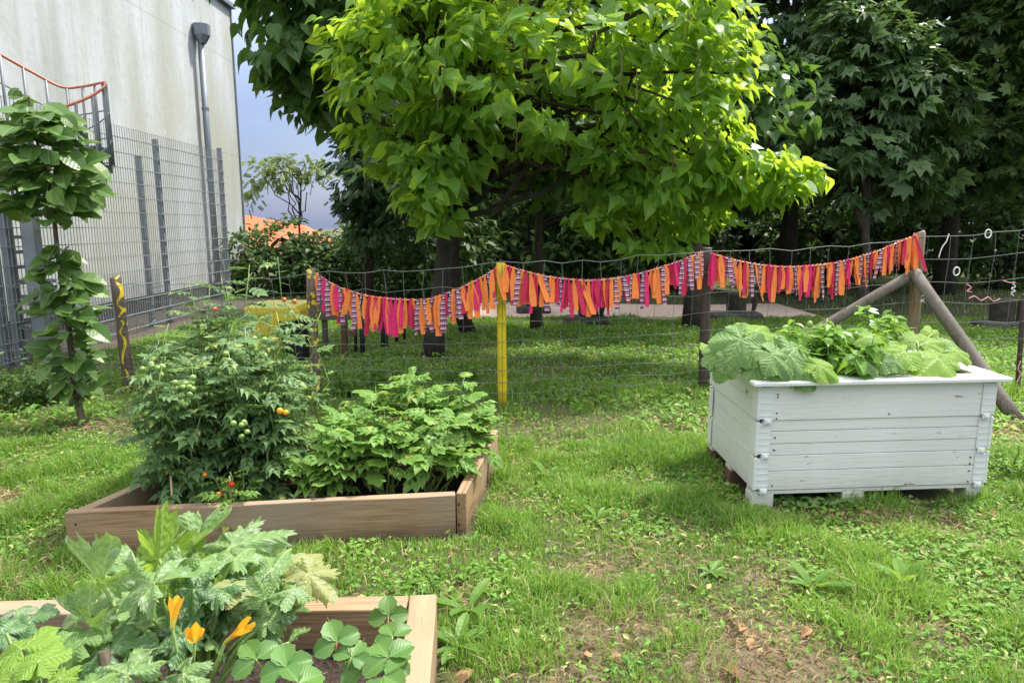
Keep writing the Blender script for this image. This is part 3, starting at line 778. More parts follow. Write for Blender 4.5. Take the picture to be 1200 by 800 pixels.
# big catalpa behind the fence
cb = [( .38, 7.6, 3.28, 1.80, 1.6, 1.12, 5.0), (-.92, 7.4, 3.0, .9, 1.1, 1.12, 2.6), (1.6, 7.4, 2.95, .72, 1.0, 1.08, 2.2), (.4, 8.0, 3.8, 1.4, 1.4, .8, 1.6), (1.5, 7.5, 1.72, .75, .5, .42, 1.2), (-.85, 7.1, 2.1, .3, .4, .6, .7), (2.45, 7.2, 2.0, .55, .4, .25, .8)]
cat_root, CC = tree('catalpa_tree', (-.92, 7.86, 0), (-.6, 7.8, 3.2), cb, 640, 15, .155, LEAF_HEART, 'catalpa', 'big bright yellow-green tree with large heart-shaped leaves behind the fence, above the bunting',
     trunk_r=.11, bark='bark_dark', crad=.27, droop=.45, shell=.9, nlimb=60, flat=.32, limb_r=.04)
low = CC[np.argsort(CC[:, 1]+.3*rng.random(len(CC)))][:70]
for k in range(26):
    p = low[k*2 % len(low)]+rng.normal(size=3)*.1; L = .25+.2*random.random()
    g = Geo(); g.tube([p, p+[.01, 0, -L*.5], p+[.0, .01, -L]], [.004, .006, .003], 5); g.build('seed_pod', M['pod'], cat_root)
# darker catalpa further left, its boughs reaching into the top left
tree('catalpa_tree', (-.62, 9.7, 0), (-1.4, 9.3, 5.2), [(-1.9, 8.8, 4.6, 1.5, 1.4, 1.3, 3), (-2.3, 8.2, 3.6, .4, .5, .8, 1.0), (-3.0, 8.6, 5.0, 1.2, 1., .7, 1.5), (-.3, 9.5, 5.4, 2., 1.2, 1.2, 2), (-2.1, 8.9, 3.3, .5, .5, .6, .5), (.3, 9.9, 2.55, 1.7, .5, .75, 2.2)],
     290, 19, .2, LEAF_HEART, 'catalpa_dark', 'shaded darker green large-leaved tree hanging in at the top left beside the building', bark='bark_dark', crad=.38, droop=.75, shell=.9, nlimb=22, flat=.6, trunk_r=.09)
# chestnuts and maple to the right
tree('chestnut_tree', (6.2, 15.5, 0), (6.0, 15.5, 7.5), [(5.6, 15.2, 5.8, 3.1, 2.6, 3.6, 4), (4.2, 14.8, 3.3, 1.9, 1.6, 1.5, 1.2)], 620, 18, .27, PALM, 'chest', 'dark broad chestnut tree right of the bright catalpa, with drooping hand-shaped leaves', trunk_r=.2, crad=.55, droop=.55, shell=.85, flat=.35)
tree('chestnut_tree', (9.6, 15.2, 0), (9.6, 15.2, 7), [(9.3, 14.9, 5.6, 2.7, 2.4, 3.4, 4), (8.3, 14.2, 3.0, 2.0, 1.4, 1.0, 1)], 560, 18, .27, PALM, 'chest', 'dark chestnut tree behind the corner post with the slanting braces', trunk_r=.2, crad=.55, droop=.55, shell=.85, flat=.35)
tree('maple_tree', (11.6, 12.6, 0), (11.3, 12.6, 6.5), [(10.2, 12.2, 5.0, 2.0, 1.8, 3.0, 4), (9.2, 12.0, 5.9, 1.4, 1.0, .8, 1)], 380, 18, .18, PALM, 'maple', 'mid green maple tree hanging in at the right edge of the picture', trunk_r=.2, crad=.6, droop=.3, shell=.85, flat=.4)
for i, (x, y, h, lab) in enumerate(((1.2, 18.5, 8, 'tall dark tree standing directly behind the bright catalpa crown'), (-.9, 19.5, 8.5, 'tall dark tree behind the left part of the large-leaved crowns'), (3.4, 21, 9, 'tall dark tree between the catalpa and the first chestnut'), (14.2, 19, 9, 'tall dark tree far right behind the maple'))):
    tree('tall_tree', (x, y, 0), (x, y, h*.8), [(x, y, h*.62, 2.6, 2.2, h*.42, 3)], 400, 16, .32, PALM, 'chest', lab, group='dark trees behind the garden', trunk_r=.15, crad=.7, droop=.4, shell=.8, flat=.4)
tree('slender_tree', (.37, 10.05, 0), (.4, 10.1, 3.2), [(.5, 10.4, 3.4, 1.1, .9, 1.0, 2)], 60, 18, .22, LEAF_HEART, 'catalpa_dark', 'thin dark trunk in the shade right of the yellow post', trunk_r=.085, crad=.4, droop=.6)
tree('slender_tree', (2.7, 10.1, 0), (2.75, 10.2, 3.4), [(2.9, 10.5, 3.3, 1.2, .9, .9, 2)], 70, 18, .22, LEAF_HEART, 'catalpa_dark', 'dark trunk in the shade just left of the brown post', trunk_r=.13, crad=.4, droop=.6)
tree('slender_tree', (5.9, 11.4, 0), (5.9, 11.6, 2.8), [(5.9, 12.0, 3.3, 1.5, 1., 1.5, 2)], 150, 14, .3, PALM, 'chest', 'slim trunk seen between the brace and the corner post', trunk_r=.09, crad=.5, droop=.5)
# left group: conifer, bush, feathery tree
tree('conifer', (-2.8, 13.2, 0), (-2.75, 13.2, 4.6), [(-2.7, 13.1, 2.9, .5, .5, 1.7, 3), (-2.2, 13, 2.2, .8, .8, 1.2, 2)], 260, 12, .2, PINNATE_FINE, 'conifer', 'dark green conifer left of the catalpa against the blue sky', trunk_r=.1, crad=.35, droop=.4, flat=.25)
tree('round_bush', (-5.15, 15.5, 0), (-5.15, 15.5, 1.2), [(-5.3, 15.4, .8, 1.4, 1.0, .75, 3), (-4.1, 15.2, .65, 1.0, .9, .62, 2)], 330, 14, .15, LEAF_OVATE, 'shrub', 'dense dark green bush beside the building corner under the red roof', cat='bush', trunk_r=.08, crad=.25, droop=.1, flat=.6)
tree('feathery_tree', (-6.6, 21, 0), (-6.3, 21, 3.0), [(-7.2, 21, 3.1, .9, .6, .38, 2), (-6.2, 21, 3.2, .9, .6, .4, 2), (-7.9, 21, 2.5, .3, .3, .45, .6)], 60, 5, .30, PINNATE_FINE, 'feather', 'sparse feathery light green tree against the sky above the red roof', trunk_r=.045, crad=.34, droop=.5, flat=.7, limb_r=.022)
tree('round_bush', (-1.8, 14.5, 0), (-1.8, 14.5, 1.2), [(-1.9, 14.4, 1.1, 1.6, 1.0, 1.1, 3)], 220, 14, .18, LEAF_OVATE, 'shrub', 'dark bush behind the catalpa trunk beyond the first bunting', cat='bush', trunk_r=.07, crad=.3, droop=.2, flat=.6)
for (x, y, lab) in ((3.2, 16.2, 'dark shrub closing the gap behind the gravel, left of the first chestnut'), (8.0, 17.4, 'dark shrub between the two chestnut trunks'), (11.8, 16.6, 'dark shrub at the right edge behind the maple trunk'), (.4, 16.4, 'dark shrub behind the gravel under the bright catalpa')):
    tree('round_bush', (x, y, 0), (x, y, 1.4), [(x, y, 1.3, 1.9, .8, 1.3, 3)], 170, 14, .22, LEAF_OVATE, 'shrub', lab, cat='bush', group='dark shrubs under the trees', trunk_r=.06, crad=.36, droop=.3, flat=.6)
# closed dark wood edge behind everything
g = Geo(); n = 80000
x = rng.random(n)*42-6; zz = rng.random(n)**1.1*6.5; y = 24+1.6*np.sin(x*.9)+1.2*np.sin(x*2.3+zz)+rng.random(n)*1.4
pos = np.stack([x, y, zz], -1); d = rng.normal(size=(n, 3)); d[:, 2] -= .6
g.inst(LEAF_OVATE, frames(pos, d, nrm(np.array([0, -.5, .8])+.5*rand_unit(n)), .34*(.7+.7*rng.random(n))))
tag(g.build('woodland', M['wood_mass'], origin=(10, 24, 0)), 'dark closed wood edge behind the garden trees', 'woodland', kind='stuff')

# distant house
hs = thing('house', (-17.5, 46, 0), 'distant house with orange tiled roof and white gable beside the building corner', 'house')
g = Geo(); x0, x1, y0, y1 = -20.5, -13.0, 45, 53; e, rdg = 1.7, 4.6
g.box((x0, y0, 0), (x1, y1, e)); g.build('wall', M['house_wall'], hs)
g = Geo(); V = [(x0-.4, y0-.5, e), (x1+.4, y0-.5, e), (x1+.4, y1+.5, e), (x0-.4, y1+.5, e), (x0+.5, 49, rdg-.1), (x1-1.6, 49, rdg-1.)]
g.faces(V, [(0,1,5,4), (2,3,4,5), (1,2,5), (3,0,4), (3,2,1,0)]); rf = g.build('roof', M['roof'], hs)
g = Geo(); gx = -18.6
V = [(gx-.9, 44.2, 2.5), (gx+.9, 44.2, 2.5), (gx, 44.2, 3.9), (gx-.9, 46.5, 2.5), (gx+.9, 46.5, 2.5), (gx, 47.6, 3.9)]
g.faces(V, [(0,1,2), (0,2,5,3), (1,4,5,2), (0,3,4,1)], m=0); g.build('gable', M['house_wall'], hs)
g = Geo(); V = [(gx-1.15, 44.05, 2.5), (gx, 44.05, 4.12), (gx+1.15, 44.05, 2.5), (gx-1.15, 46.5, 2.5), (gx, 48, 4.12), (gx+1.15, 46.5, 2.5)]
V += [(p[0], p[1], p[2]-.2) for p in V]
g.faces(V, [(0,1,4,3), (1,2,5,4), (0,6,7,1), (1,7,8,2), (9,10,7,6), (10,11,8,7)]); g.build('gable_roof', M['roof'], hs)
g = Geo(); g.box((gx-.3, 44.1, 2.6), (gx+.3, 44.19, 3.2)); wn = g.build('window', M['glass'], hs)
g = Geo(); p = D(371, 268, 47); g.box((p[0]-.3, 47, 2.4), (p[0]+.3, 47.6, p[2]+.7)); g.build('chimney', M['zinc'], rf)

hs.location.z = -2.05
# ------------------------------------------------------------------ young columnar tree on the left lawn
def young_tree():
    b = G(98, 499); Y = b[1]
    root = thing('young_tree', b, 'slim young tree with big oval leaves in two clumps on the left lawn', 'tree')
    tp = smooth_pts([b-[0, 0, .03], D(88, 450, Y), D(80, 380, Y), D(68, 300, Y), D(60, 230, Y), D(42, 160, Y), D(33, 112, Y)], 26)
    g = Geo(); g.tube(tp, np.linspace(.028, .006, 26)*np.r_[1.3, np.ones(25)], 8); g.build('trunk', M['bark'], root, smooth=True)
    g = Geo()
    def ring(p, n, rad, sc, droop):
        n = max(3, int(n*rng.uniform(.75, 1.35))); p = np.array(p)+rng.normal(size=3)*.03
        a = rng.random(n)*6.283; d = np.stack([np.cos(a), np.sin(a), np.full(n, -droop)+rng.normal(size=n)*.45], -1)
        pos = np.array(p)+np.stack([np.cos(a)*rad*rng.random(n), np.sin(a)*rad*rng.random(n), rng.normal(size=n)*.03], -1)
        g.inst(LEAF_BROAD, frames(pos, d, nrm(np.array([0, 0, 1.])+np.array([0, -.6, 0])+.5*rand_unit(n)), sc*(.45+.75*rng.random(n))))
    for y in np.arange(288, 466, 4):
        t = np.interp(y, [300, 380, 450], [68, 80, 90]); k = math.sin((y-280)/185*math.pi)**.5
        ring(D(t, y, Y), 4.6, .15*k, .175, .15)
    for y in np.arange(134, 254, 4):
        k = math.sin((y-130)/140*math.pi)**.6; ring(D(np.interp(y, [138, 262], [46, 60]), y, Y), 9, .33*k, .185, .15)
    for (px, py) in ((12, 190), (10, 225), (25, 150)): ring(D(px, py, Y), 12, .12, .19, .1)
    ring(D(33, 116, Y), 7, .04, .12, -.1)
    g.build('crown', M['young'], root); return root
young_tree()

# ------------------------------------------------------------------ wire fence with posts
PA, PB, PC_, PD, PE = [np.array(v) for v in ((-3.5, 6.10, 0), (-1.70, 5.78, 0), (-.08, 5.62, 0), (1.74, 6.05, 0), (0, 0, 0))]
PE = D(1068, 440, 6.15); PE[2] = 0; PEt = D(1077, 273, 6.15)
PF = D(1199, 410, 5.95); PF[2] = 0
fr = thing('wire_fence', (-.08, 5.62, 0), 'wire netting garden fence on mixed wooden and painted posts across the lawn', 'fence')
def post(base, top, r, mat, label, seg=12, parent=fr, name='post', jit=0.0):
    base = np.array(base, float); top = np.array(top, float); g = Geo()
    P = [base+(top-base)*t for t in np.linspace(0, 1, 7)]
    if jit: P = [p+rng.normal(size=3)*jit*[1, 1, 0] for p in P]
    P = P+[top+(top-base)*.006]
    g.tube(P, [r*1.05]*3+[r]*4+[r*.85], seg)
    o = g.build(name, M[mat], parent, smooth=False, origin=(base[0], base[1], 0)); o['label'] = label
    for p_ in o.data.polygons: p_.use_smooth = len(p_.vertices) == 4
    return o
post(PA-[0, 0, .05], D(135, 325, 6.1), .047, 'post_wave', 'short grey wooden post painted with a yellow wavy line', jit=.004)
post(PB-[0, 0, .05], D(364, 317, 5.78), .042, 'post_dots', 'dark wooden post covered in yellow painted dots', jit=.002)
yp_ = post(PC_-[0, 0, .05], D(587, 309, 5.62), .038, 'yellow_paint', 'smooth bright yellow post')
post(PD-[0, 0, .05], D(828.5, 291, 6.05), .044, 'post_brown', 'smooth dark brown post')
g = Geo()
cp = post(PE-[0, 0, .05], PEt, .048, 'post_wood', 'thick light brown wooden corner post', jit=.003)
post(PF-[0, 0, .05], D(1200, 345, 5.95), .02, 'post_brown', 'thin dark post at the right edge')
bt = D(1071, 319, 6.06)
post(G(1197, 495)-[0, 0, .04], bt, .052, 'post_grey', 'weathered grey pole bracing the corner post to the right', name='brace', jit=.004)
post(PD+np.array([.12, .0, .05]), D(1068, 322, 6.1), .045, 'post_grey', 'weathered grey pole bracing the corner post to the left', name='brace', jit=.004)
def netting(a, b, zt0, zt1, seed):
    rr = np.random.default_rng(seed); g = Geo(); a = np.array(a, float)[:2]; b = np.array(b, float)[:2]
    L = np.linalg.norm(b-a); nx = max(2, int(round(L/.17))); zs = np.array([.04, .12, .21, .31, .42, .55, .70, .86, 1.03, 1.2])/1.2
    W = rr.normal(size=(len(zs), nx+1, 2))*.009
    def pt(i, j):
        t = i/nx; xy = a+(b-a)*t; zt = zt0+(zt1-zt0)*t-.03*math.sin(t*math.pi)
        e = 0 if i in (0, nx) else 1
        return np.array([xy[0]+W[j, i, 0]*e, xy[1]-.05, zs[j]*zt+W[j, i, 1]*e])
    for j in range(len(zs)): g.tube([pt(i, j) for i in range(nx+1)], .0030 if j == len(zs)-1 else .0021, 4)
    for i in range(nx+1): g.tube([pt(i, j) for j in range(len(zs))], .0019, 4)
    return g.build('netting', M['wire'], fr)
z = [D(135, 335, 6.1)[2], D(364, 320, 5.78)[2], D(587, 306, 5.62)[2], D(828, 294, 6.05)[2], D(1077, 277, 6.15)[2], D(1199, 264, 5.95)[2]]
pts = [PA, PB, PC_, PD, PE, PF]
for i in range(5): netting(pts[i], pts[i+1], z[i], z[i+1], i)
netting(PF, PF+[1.6, -.3, 0], z[5], z[5]+.02, 9); netting(PA+[-1.5, .4, 0], PA, z[0], z[0], 10)

# ------------------------------------------------------------------ buntings
def ribbon(p, mat, parent, L, wd, sw, ph):
    g = Geo(); p = np.array(p)
    for tail in (0, 1):
        nrow = 7; V = []; UV = []; sx = sw*(1 if tail else -.8)+random.uniform(-.03, .03); LL = L*(1 if tail else random.uniform(.75, .98)); dy = -.018 if tail else .012
        for i in range(nrow):
            t = i/(nrow-1); ww = wd*(.28+.72*min(1, t*2.6))*.5*(1+.12*math.sin(t*7+ph*5)); zc = -t*LL+.012
            tw = ph+t*1.3*(1 if tail else -1); cx_ = sx*t*LL
            for k in (-1, 0, 1):
                V.append((p[0]+cx_+k*ww*math.cos(tw*.5), p[1]+dy-t*.01+k*ww*math.sin(tw*.5)*.8+(.006 if k == 0 else 0)*math.sin(4*t), p[2]+zc)); UV.append((k*.5+.5, t*LL/.25))
        F = [(3*i+k, 3*i+3+k, 3*i+4+k, 3*i+1+k) for i in range(nrow-1) for k in (0, 1)]
        g.faces(V, F, UV)
    g.tube([p+[-wd*.2, 0, 0], p+[wd*.2, 0, 0]], .012, 6)
    return g.build('ribbon', M[mat], parent, smooth=True)
def bunting(path, Ya, Yb, count, label, seed):
    random.seed(seed)
    px = [q[0] for q in path]; py_ = [q[1] for q in path]
    P = []
    for x_ in np.linspace(px[0], px[-1], 60):
        t = (x_-px[0])/(px[-1]-px[0]); P.append(D(x_, np.interp(x_, px, py_), Ya+(Yb-Ya)*t-.09))
    P = smooth_pts(P[::6]+[P[-1]], 60)
    root = thing('fabric_bunting', P[30], label, 'bunting', 'fabric ribbon buntings on the fence')
    g = Geo(); g.tube(P, .005, 6); g.build('string', M['string'], root, smooth=True)
    prev = None
    for i in range(count):
        t = (i+.5)/count; q = P[int(t*59)]+(P[min(59, int(t*59)+1)]-P[int(t*59)])*((t*59) % 1)
        ch = [m_ for m_ in ('orange_cloth', 'orange_cloth', 'orange_cloth', 'pink_cloth', 'plaid', 'plaid', 'orange_cloth', 'orange_cloth', 'red_cloth') if m_ != prev or random.random() < .15]
        mt = random.choice(ch); prev = mt
        ribbon(q+[random.uniform(-.008, .008), random.uniform(-.012, .012), 0], mt, root, random.uniform(.20, .34), random.uniform(.032, .060), random.uniform(-.3, .4) if random.random() < .3 else random.uniform(-.08, .12), random.uniform(-1.0, 1.0))
bunting([(370, 320), (385, 331), (400, 338), (430, 347), (470, 351.5), (500, 351), (530, 342), (560, 328), (583, 313)], 5.78, 5.62, 50, 'fabric ribbon bunting between the yellow-dotted post and the bright yellow post', 1)
bunting([(592, 311), (615, 318), (640, 324), (680, 329), (720, 327), (760, 318), (800, 305), (824, 295)], 5.62, 6.05, 52, 'fabric ribbon bunting between the bright yellow post and the dark brown post', 2)
bunting([(833, 297), (850, 302), (870, 307), (900, 312), (940, 313), (980, 308), (1020, 298), (1060, 281), (1075, 276)], 6.05, 6.15, 54, 'fabric ribbon bunting between the dark brown post and the wooden corner post', 3)

# pipe cleaner ornaments woven into the netting at the right
orn = [('ring', (1158, 274), 'white', 'white ring ornament highest in the netting at the right'), ('ring', (1121, 318), 'white', 'white ring ornament in the netting right of the grey brace pole'),
       ('line', [(1112, 274), (1109, 283), (1104, 290), (1100, 302)], 'white', 'white squiggle hanging just right of the corner post top'),
       ('line', [(1135, 350), (1142, 347), (1150, 352), (1158, 348), (1164, 353), (1172, 350)], 'pink', 'long pink squiggle lying level in the netting'),
       ('line', [(1133, 333), (1138, 337), (1133, 341), (1138, 342)], 'pink', 'tiny pink squiggle above the long pink one'),
       ('line', [(1081, 347), (1085, 345), (1083, 350), (1079, 353), (1084, 353)], 'white', 'white squiggle between corner post and brace pole'),
       ('line', [(1187, 332), (1190, 336), (1185, 338), (1190, 341), (1185, 343), (1188, 347)], 'white', 'white zigzag spring ornament near the right edge'),
       ('line', [(1176, 329), (1183, 331), (1190, 331)], 'pink', 'short pink twist beside the white zigzag spring'),
       ('line', [(1196, 423), (1193, 432), (1196, 438), (1192, 447)], 'pink', 'pink squiggle dangling low at the right edge')]
for kd, pp, cl, lab in orn:
    g = Geo()
    if kd == 'ring':
        c = D(*pp, 5.92); P = [c+np.array([.026*math.cos(a), 0, .036*math.sin(a)]) for a in np.linspace(0, 6.283, 13)]
        g.tube(P, .0055, 6, cap=False)
    else: g.tube(smooth_pts([D(*q, 5.9) for q in pp], 16), .0045, 6)
    tag(g.build('pipe_cleaner', M['pipe_'+cl], smooth=True), lab, 'ornament', 'pipe cleaner ornaments in the netting')

# ------------------------------------------------------------------ RAISED BEDS
def board(p, q, z0, z1, th, side, mat, parent, name='board', label=None):
    """plank from p to q (xy), thickness to the given side (+1 left of direction)"""
    p = np.array(p, float); q = np.array(q, float); L = np.linalg.norm(q-p); ang = math.atan2(q[1]-p[1], q[0]-p[0])
    g = Geo(); nseg = 14
    xs_ = np.linspace(0, L, nseg); V = []
    for i, x_ in enumerate(xs_):
        wv = .0015*math.sin(x_*9+p[0]); ya, yb = (0, th*side) if side > 0 else (th*side, 0)
        V += [(x_, ya+wv, z0), (x_, yb+wv, z0), (x_, yb+wv, z1+.002*math.sin(x_*5)), (x_, ya+wv, z1+.002*math.sin(x_*6+1))]
    F = [(4*i+k, 4*i+(k+1) % 4, 4*i+4+(k+1) % 4, 4*i+4+k) for i in range(nseg-1) for k in range(4)]
    F = [f[::-1] for f in F]; F += [(0, 1, 2, 3), tuple(4*(nseg-1)+k for k in (3, 2, 1, 0))]
    g.faces(V, F); o = g.build(name, M[mat], None, origin=(0, 0, 0), bevel=.005)
    o.parent = parent; pl = wloc(parent); o.location = (p[0]-pl[0], p[1]-pl[1], -pl[2]); o.rotation_euler = (0, 0, ang)
    if label: o['label'] = label
    return o
def soil_sheet(poly, z, parent):
    # bumpy sheet inside the boards
    P = np.array(poly); nu = 60; nv = 40; V = []
    for j in range(nv+1):
        for i in range(nu+1):
            u, v = i/nu, j/nv; q = (P[0]*(1-u)+P[1]*u)*(1-v)+(P[3]*(1-u)+P[2]*u)*v
            V.append((q[0], q[1], z+.035*(fbm(np.array([q[0]*9]), np.array([q[1]*9]))[0]-.5)+.02*(random.random()-.5)))
    F = [(j*(nu+1)+i, j*(nu+1)+i+1, (j+1)*(nu+1)+i+1, (j+1)*(nu+1)+i) for j in range(nv) for i in range(nu)]
    g = Geo(); g.faces(V, F); return g.build('soil', M['soil'], parent)
FL, FR, BR, BL = np.array([-2.05, 2.95]), np.array([-.225, 3.17]), np.array([-.09, 4.23]), np.array([-1.66, 4.12])
b1 = thing('raised_bed', (-1.1, 3.6, 0), 'wooden raised bed further back holding tomato and potato plants', 'raised bed')
dv = (FR-FL)/np.linalg.norm(FR-FL)
board(FL, FR-dv*.052, -.02, .205, .05, 1, 'bed_wood', b1, 'front_board')
board(FR, BR, -.02, .21, .05, 1, 'bed_wood_side', b1, 'side_board')
board(BL+[-.02, 0], FL+[.02, .055], -.02, .20, .05, 1, 'bed_wood_side', b1, 'side_board')
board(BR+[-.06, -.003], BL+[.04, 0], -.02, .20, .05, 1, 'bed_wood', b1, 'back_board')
soil_sheet([FL+[.09, .05], FR+[-.05, .05], BR+[-.05, -.02], BL+[.05, -.02]], .06, b1)
def screws(parent, pts_):
    for (x_, y_, z_) in pts_:
        g = Geo(); g.tube([(x_, y_-.002, z_), (x_, y_+.01, z_)], .0042, 8); g.build('screw', M['black'], parent)
screws(b1, [(-.262, 3.163, .05), (-.262, 3.163, .155), (-2.005, 2.952, .05), (-2.005, 2.952, .15)])
b2 = thing('raised_bed', (-1.1, 1.6, 0), 'wooden raised bed nearest the camera holding squash and strawberry plants', 'raised bed')
c1, c2, c3, c4_ = np.array([-2.3, 2.21]), np.array([-.27, 2.255]), np.array([-.17, .9]), np.array([-2.3, .9])
board(c3+[0.0, 0], c2, -.02, .205, .095, 1, 'bed_wood_side', b2, 'side_board')
board(c2-[.098, .003], c1, -.02, .20, .09, 1, 'bed_wood', b2, 'back_board')
board(c1+[0, -.1], c4_, -.02, .2, .09, 1, 'bed_wood', b2, 'side_board')
soil_sheet([c4_+[.08, 0], c3-[.1, 0], c2-[.1, .09], c1+[.08, -.09]], .05, b2)

# ------------------------------------------------------------------ white pallet-collar planter
ang = math.atan2(.11, 1.32)
def planter():
    root = thing('planter_box', (1.28, 3.44, 0), 'large white painted planter of stacked pallet collars on a pallet at the right', 'planter')
    W_, Dp = 1.305, .82; z0 = .115; Hc = .192
    def add(g, name, mat='white_plank', parent=root, label=None, bevel=0, rot=0.0):
        # local geometry, rotated with the planter
        V = np.concatenate(g.V); 
        ca, sa = math.cos(ang), math.sin(ang)
        g.V = [np.stack([v[:, 0]*ca-v[:, 1]*.012, v[:, 0]*sa+v[:, 1]*ca, v[:, 2]], -1)+np.array([1.28, 3.44, 0]) for v in g.V]
        return g.build(name, M[mat], parent, bevel=bevel)
    rows = [[(0, .105), (.107, .19)], [(0, .062), (.064, .13), (.132, .19)], [(0, .19)]]
    for c in range(3):
        o = [.0, .004, -.003][c]; zc = z0+c*Hc
        for (a, b) in rows[c]:
            dd = random.uniform(-.0015, .0015)
            g = Geo(); g.box((.03, o+dd, zc+a+.001), (W_-.03, o+dd+.02, zc+b)); add(g, 'front_plank', bevel=.002)
            g = Geo(); g.box((.03, Dp-.02+dd, zc+a+.001), (W_-.03, Dp+dd, zc+b)); add(g, 'back_plank', bevel=.002)
        for (a, b) in ((0, .094), (.096, .19)):
            g = Geo(); g.box((o+.002, .03, zc+a+.001), (o+.022, Dp-.03, zc+b)); add(g, 'side_plank', bevel=.002)
            g = Geo(); g.box((W_-.022+o, .03, zc+a+.001), (W_+o-.002, Dp-.03, zc+b)); add(g, 'side_plank', bevel=.002)
        for cx_ in (0, W_):
            for cy_ in (0, Dp):
                g = Geo(); sx = 1 if cx_ == 0 else -1; sy = 1 if cy_ == 0 else -1
                X = sorted((cx_+sx*.0, cx_+sx*.075)); Yy = sorted((cy_-sy*.005+o, cy_-sy*.001+o))
                g.box((X[0], Yy[0], zc+.01), (X[1], Yy[1], zc+Hc-.012), bev=.001)
                X2 = sorted((cx_-sx*.006, cx_-sx*.002)); Y2 = sorted((cy_, cy_+sy*.07))
                g.box((X2[0], Y2[0], zc+.01), (X2[1], Y2[1], zc+Hc-.012), bev=.001)
                g.tube([(cx_+sx*.004, cy_+sy*.0, zc+.008), (cx_+sx*.004, cy_, zc+Hc-.008)], .0095, 8)
                for k in range(5):
                    zz_ = zc+.025+k*.034; g.box((X[0]+.004, Yy[0]-.0025, zz_), (X[1]+.0, Yy[0]+.001, zz_+.006))
                    g.tube([(cx_+sx*.004, cy_, zz_), (cx_+sx*.004, cy_, zz_+.016)], .0108, 8)
                # latch between collars
                g.box((min(cx_+sx*.03, cx_+sx*.07), Yy[0]-.016, zc-.016), (max(cx_+sx*.03, cx_+sx*.07), Yy[0]-.001, zc+.016), bev=.004)
                g.box((min(cx_+sx*.04, cx_+sx*.06), Yy[0]-.024, zc-.008), (max(cx_+sx*.04, cx_+sx*.06), Yy[0]-.016, zc+.008), bev=.003)
                add(g, 'corner_hinge', 'white_paint')
    zt = z0+3*Hc
    # rim boards
    rim = [((-.05, -.055, zt+.002), (W_+.05, .075, zt+.024)), ((-.05, Dp-.07, zt+.002), (W_+.05, Dp+.05, zt+.024)), ((-.05, .078, zt+.003), (.085, Dp-.073, zt+.023)), ((W_-.06, .078, zt+.003), (W_+.06, Dp-.073, zt+.023))]
    for a, b in rim:
        g = Geo(); g.box(a, b, bev=.004); add(g, 'rim_board', 'white_paint')
    # pallet underneath
    for yy in (0, Dp/2-.05, Dp-.1):
        g = Geo(); g.box((.0, yy+.004, .093), (W_, yy+.1, .112)); add(g, 'pallet_board', 'white_plank')
    for k, xx in enumerate((-.005, .50, W_-.10)):
        for yy in (0.002, Dp/2-.05, Dp-.1):
            g = Geo(); g.box((xx, yy, .0), (xx+.12 if k < 2 else xx+.08, yy+.1, .091)); add(g, 'pallet_foot', 'white_plank' if yy < .1 else 'rust', bevel=.003)
    g = Geo(); nu, nv = 40, 26
    V = [(.03+(W_-.06)*i/nu, .03+(Dp-.06)*j/nv, zt-.07+.02*random.random()) for j in range(nv+1) for i in range(nu+1)]
    g.faces(V, [(j*(nu+1)+i, j*(nu+1)+i+1, (j+1)*(nu+1)+i+1, (j+1)*(nu+1)+i) for j in range(nv) for i in range(nu)]); add(g, 'soil', 'soil')
    for k in range(14):
        g = Geo()
        x_ = random.choice([.1, .1, W_-.1, random.uniform(.1, 1.2)]); zz_ = z0+random.random()*3*Hc
        g.tube([(x_, -.0065, zz_), (x_, .01, zz_)], .004, 6)
        add(g, 'screw', 'black')
    return root
planter()
ZT = .115+3*.192

# ------------------------------------------------------------------ plant builders
def leafy_plant(name, base, label, cat, tmpl, mat, stemmat, height, spread, nstem, leaves_per, lsize, group=None, shape='dome', droop=.3, top_bias=0, petiole=.0, fruits=None, leanv=(0, 0)):
    base = np.array(base, float); root = thing(name, base, label, cat, group)
    gs = Geo(); gl = Geo()
    for s_ in range(nstem):
        a = rng.random()*6.283; r = spread*math.sqrt(rng.random()); h = height*(.6+.45*rng.random())*(1-.35*(r/spread)**2)
        tip = base+[math.cos(a)*r+leanv[0], math.sin(a)*r+leanv[1], h]; st_ = base+[math.cos(a)*r*.3*rng.random(), math.sin(a)*r*.3*rng.random(), 0]
        P = limb(st_, tip, .0, 8, .06); P[:, :2] += (np.array([math.cos(a), math.sin(a)])*.08*spread*np.sin(np.linspace(0, math.pi, 8))[:, None])
        gs.tube(P, np.linspace(.0065, .002, 8), 5)
        m_ = leaves_per; t = (np.arange(m_)+.5)/m_; t = .12+.88*t**(.8) if not top_bias else .48+.52*t**.7
        pos = np.stack([np.interp(t*7, np.arange(8), P[:, k]) for k in range(3)], -1)
        aa = rng.random()*6.28+np.arange(m_)*2.4; d = np.stack([np.cos(aa), np.sin(aa), .35-droop+.5*(t-.5)+rng.normal(size=m_)*.2], -1)
        up = nrm(np.array([0, 0, 1.])+.4*rand_unit(m_))
        sc = lsize*(.6+.6*rng.random(m_))*(1-.35*t)
        if petiole: 
            for p_, d_, s2 in zip(pos, d, sc): gs.tube([p_, p_+nrm(d_)*petiole*s2/lsize], .0014, 3)
            pos = pos+nrm(d)*petiole*(sc/lsize)[:, None]
        fm = frames(pos, d, up, sc); fm[:, :, 2] *= (-.2+2.2*rng.random(m_))[:, None]; gl.inst(tmpl, fm)
    gs.build('stem', M[stemmat], root, smooth=True); gl.build('foliage', M[mat], root)
    return root
def fruit(root, pos, r, mat, name='tomato', sc=(1, 1, .95)):
    g = Geo(); g.ball(pos, r, nu=12, nv=8, sc=sc); o = g.build(name, M[mat], root, smooth=True); return o

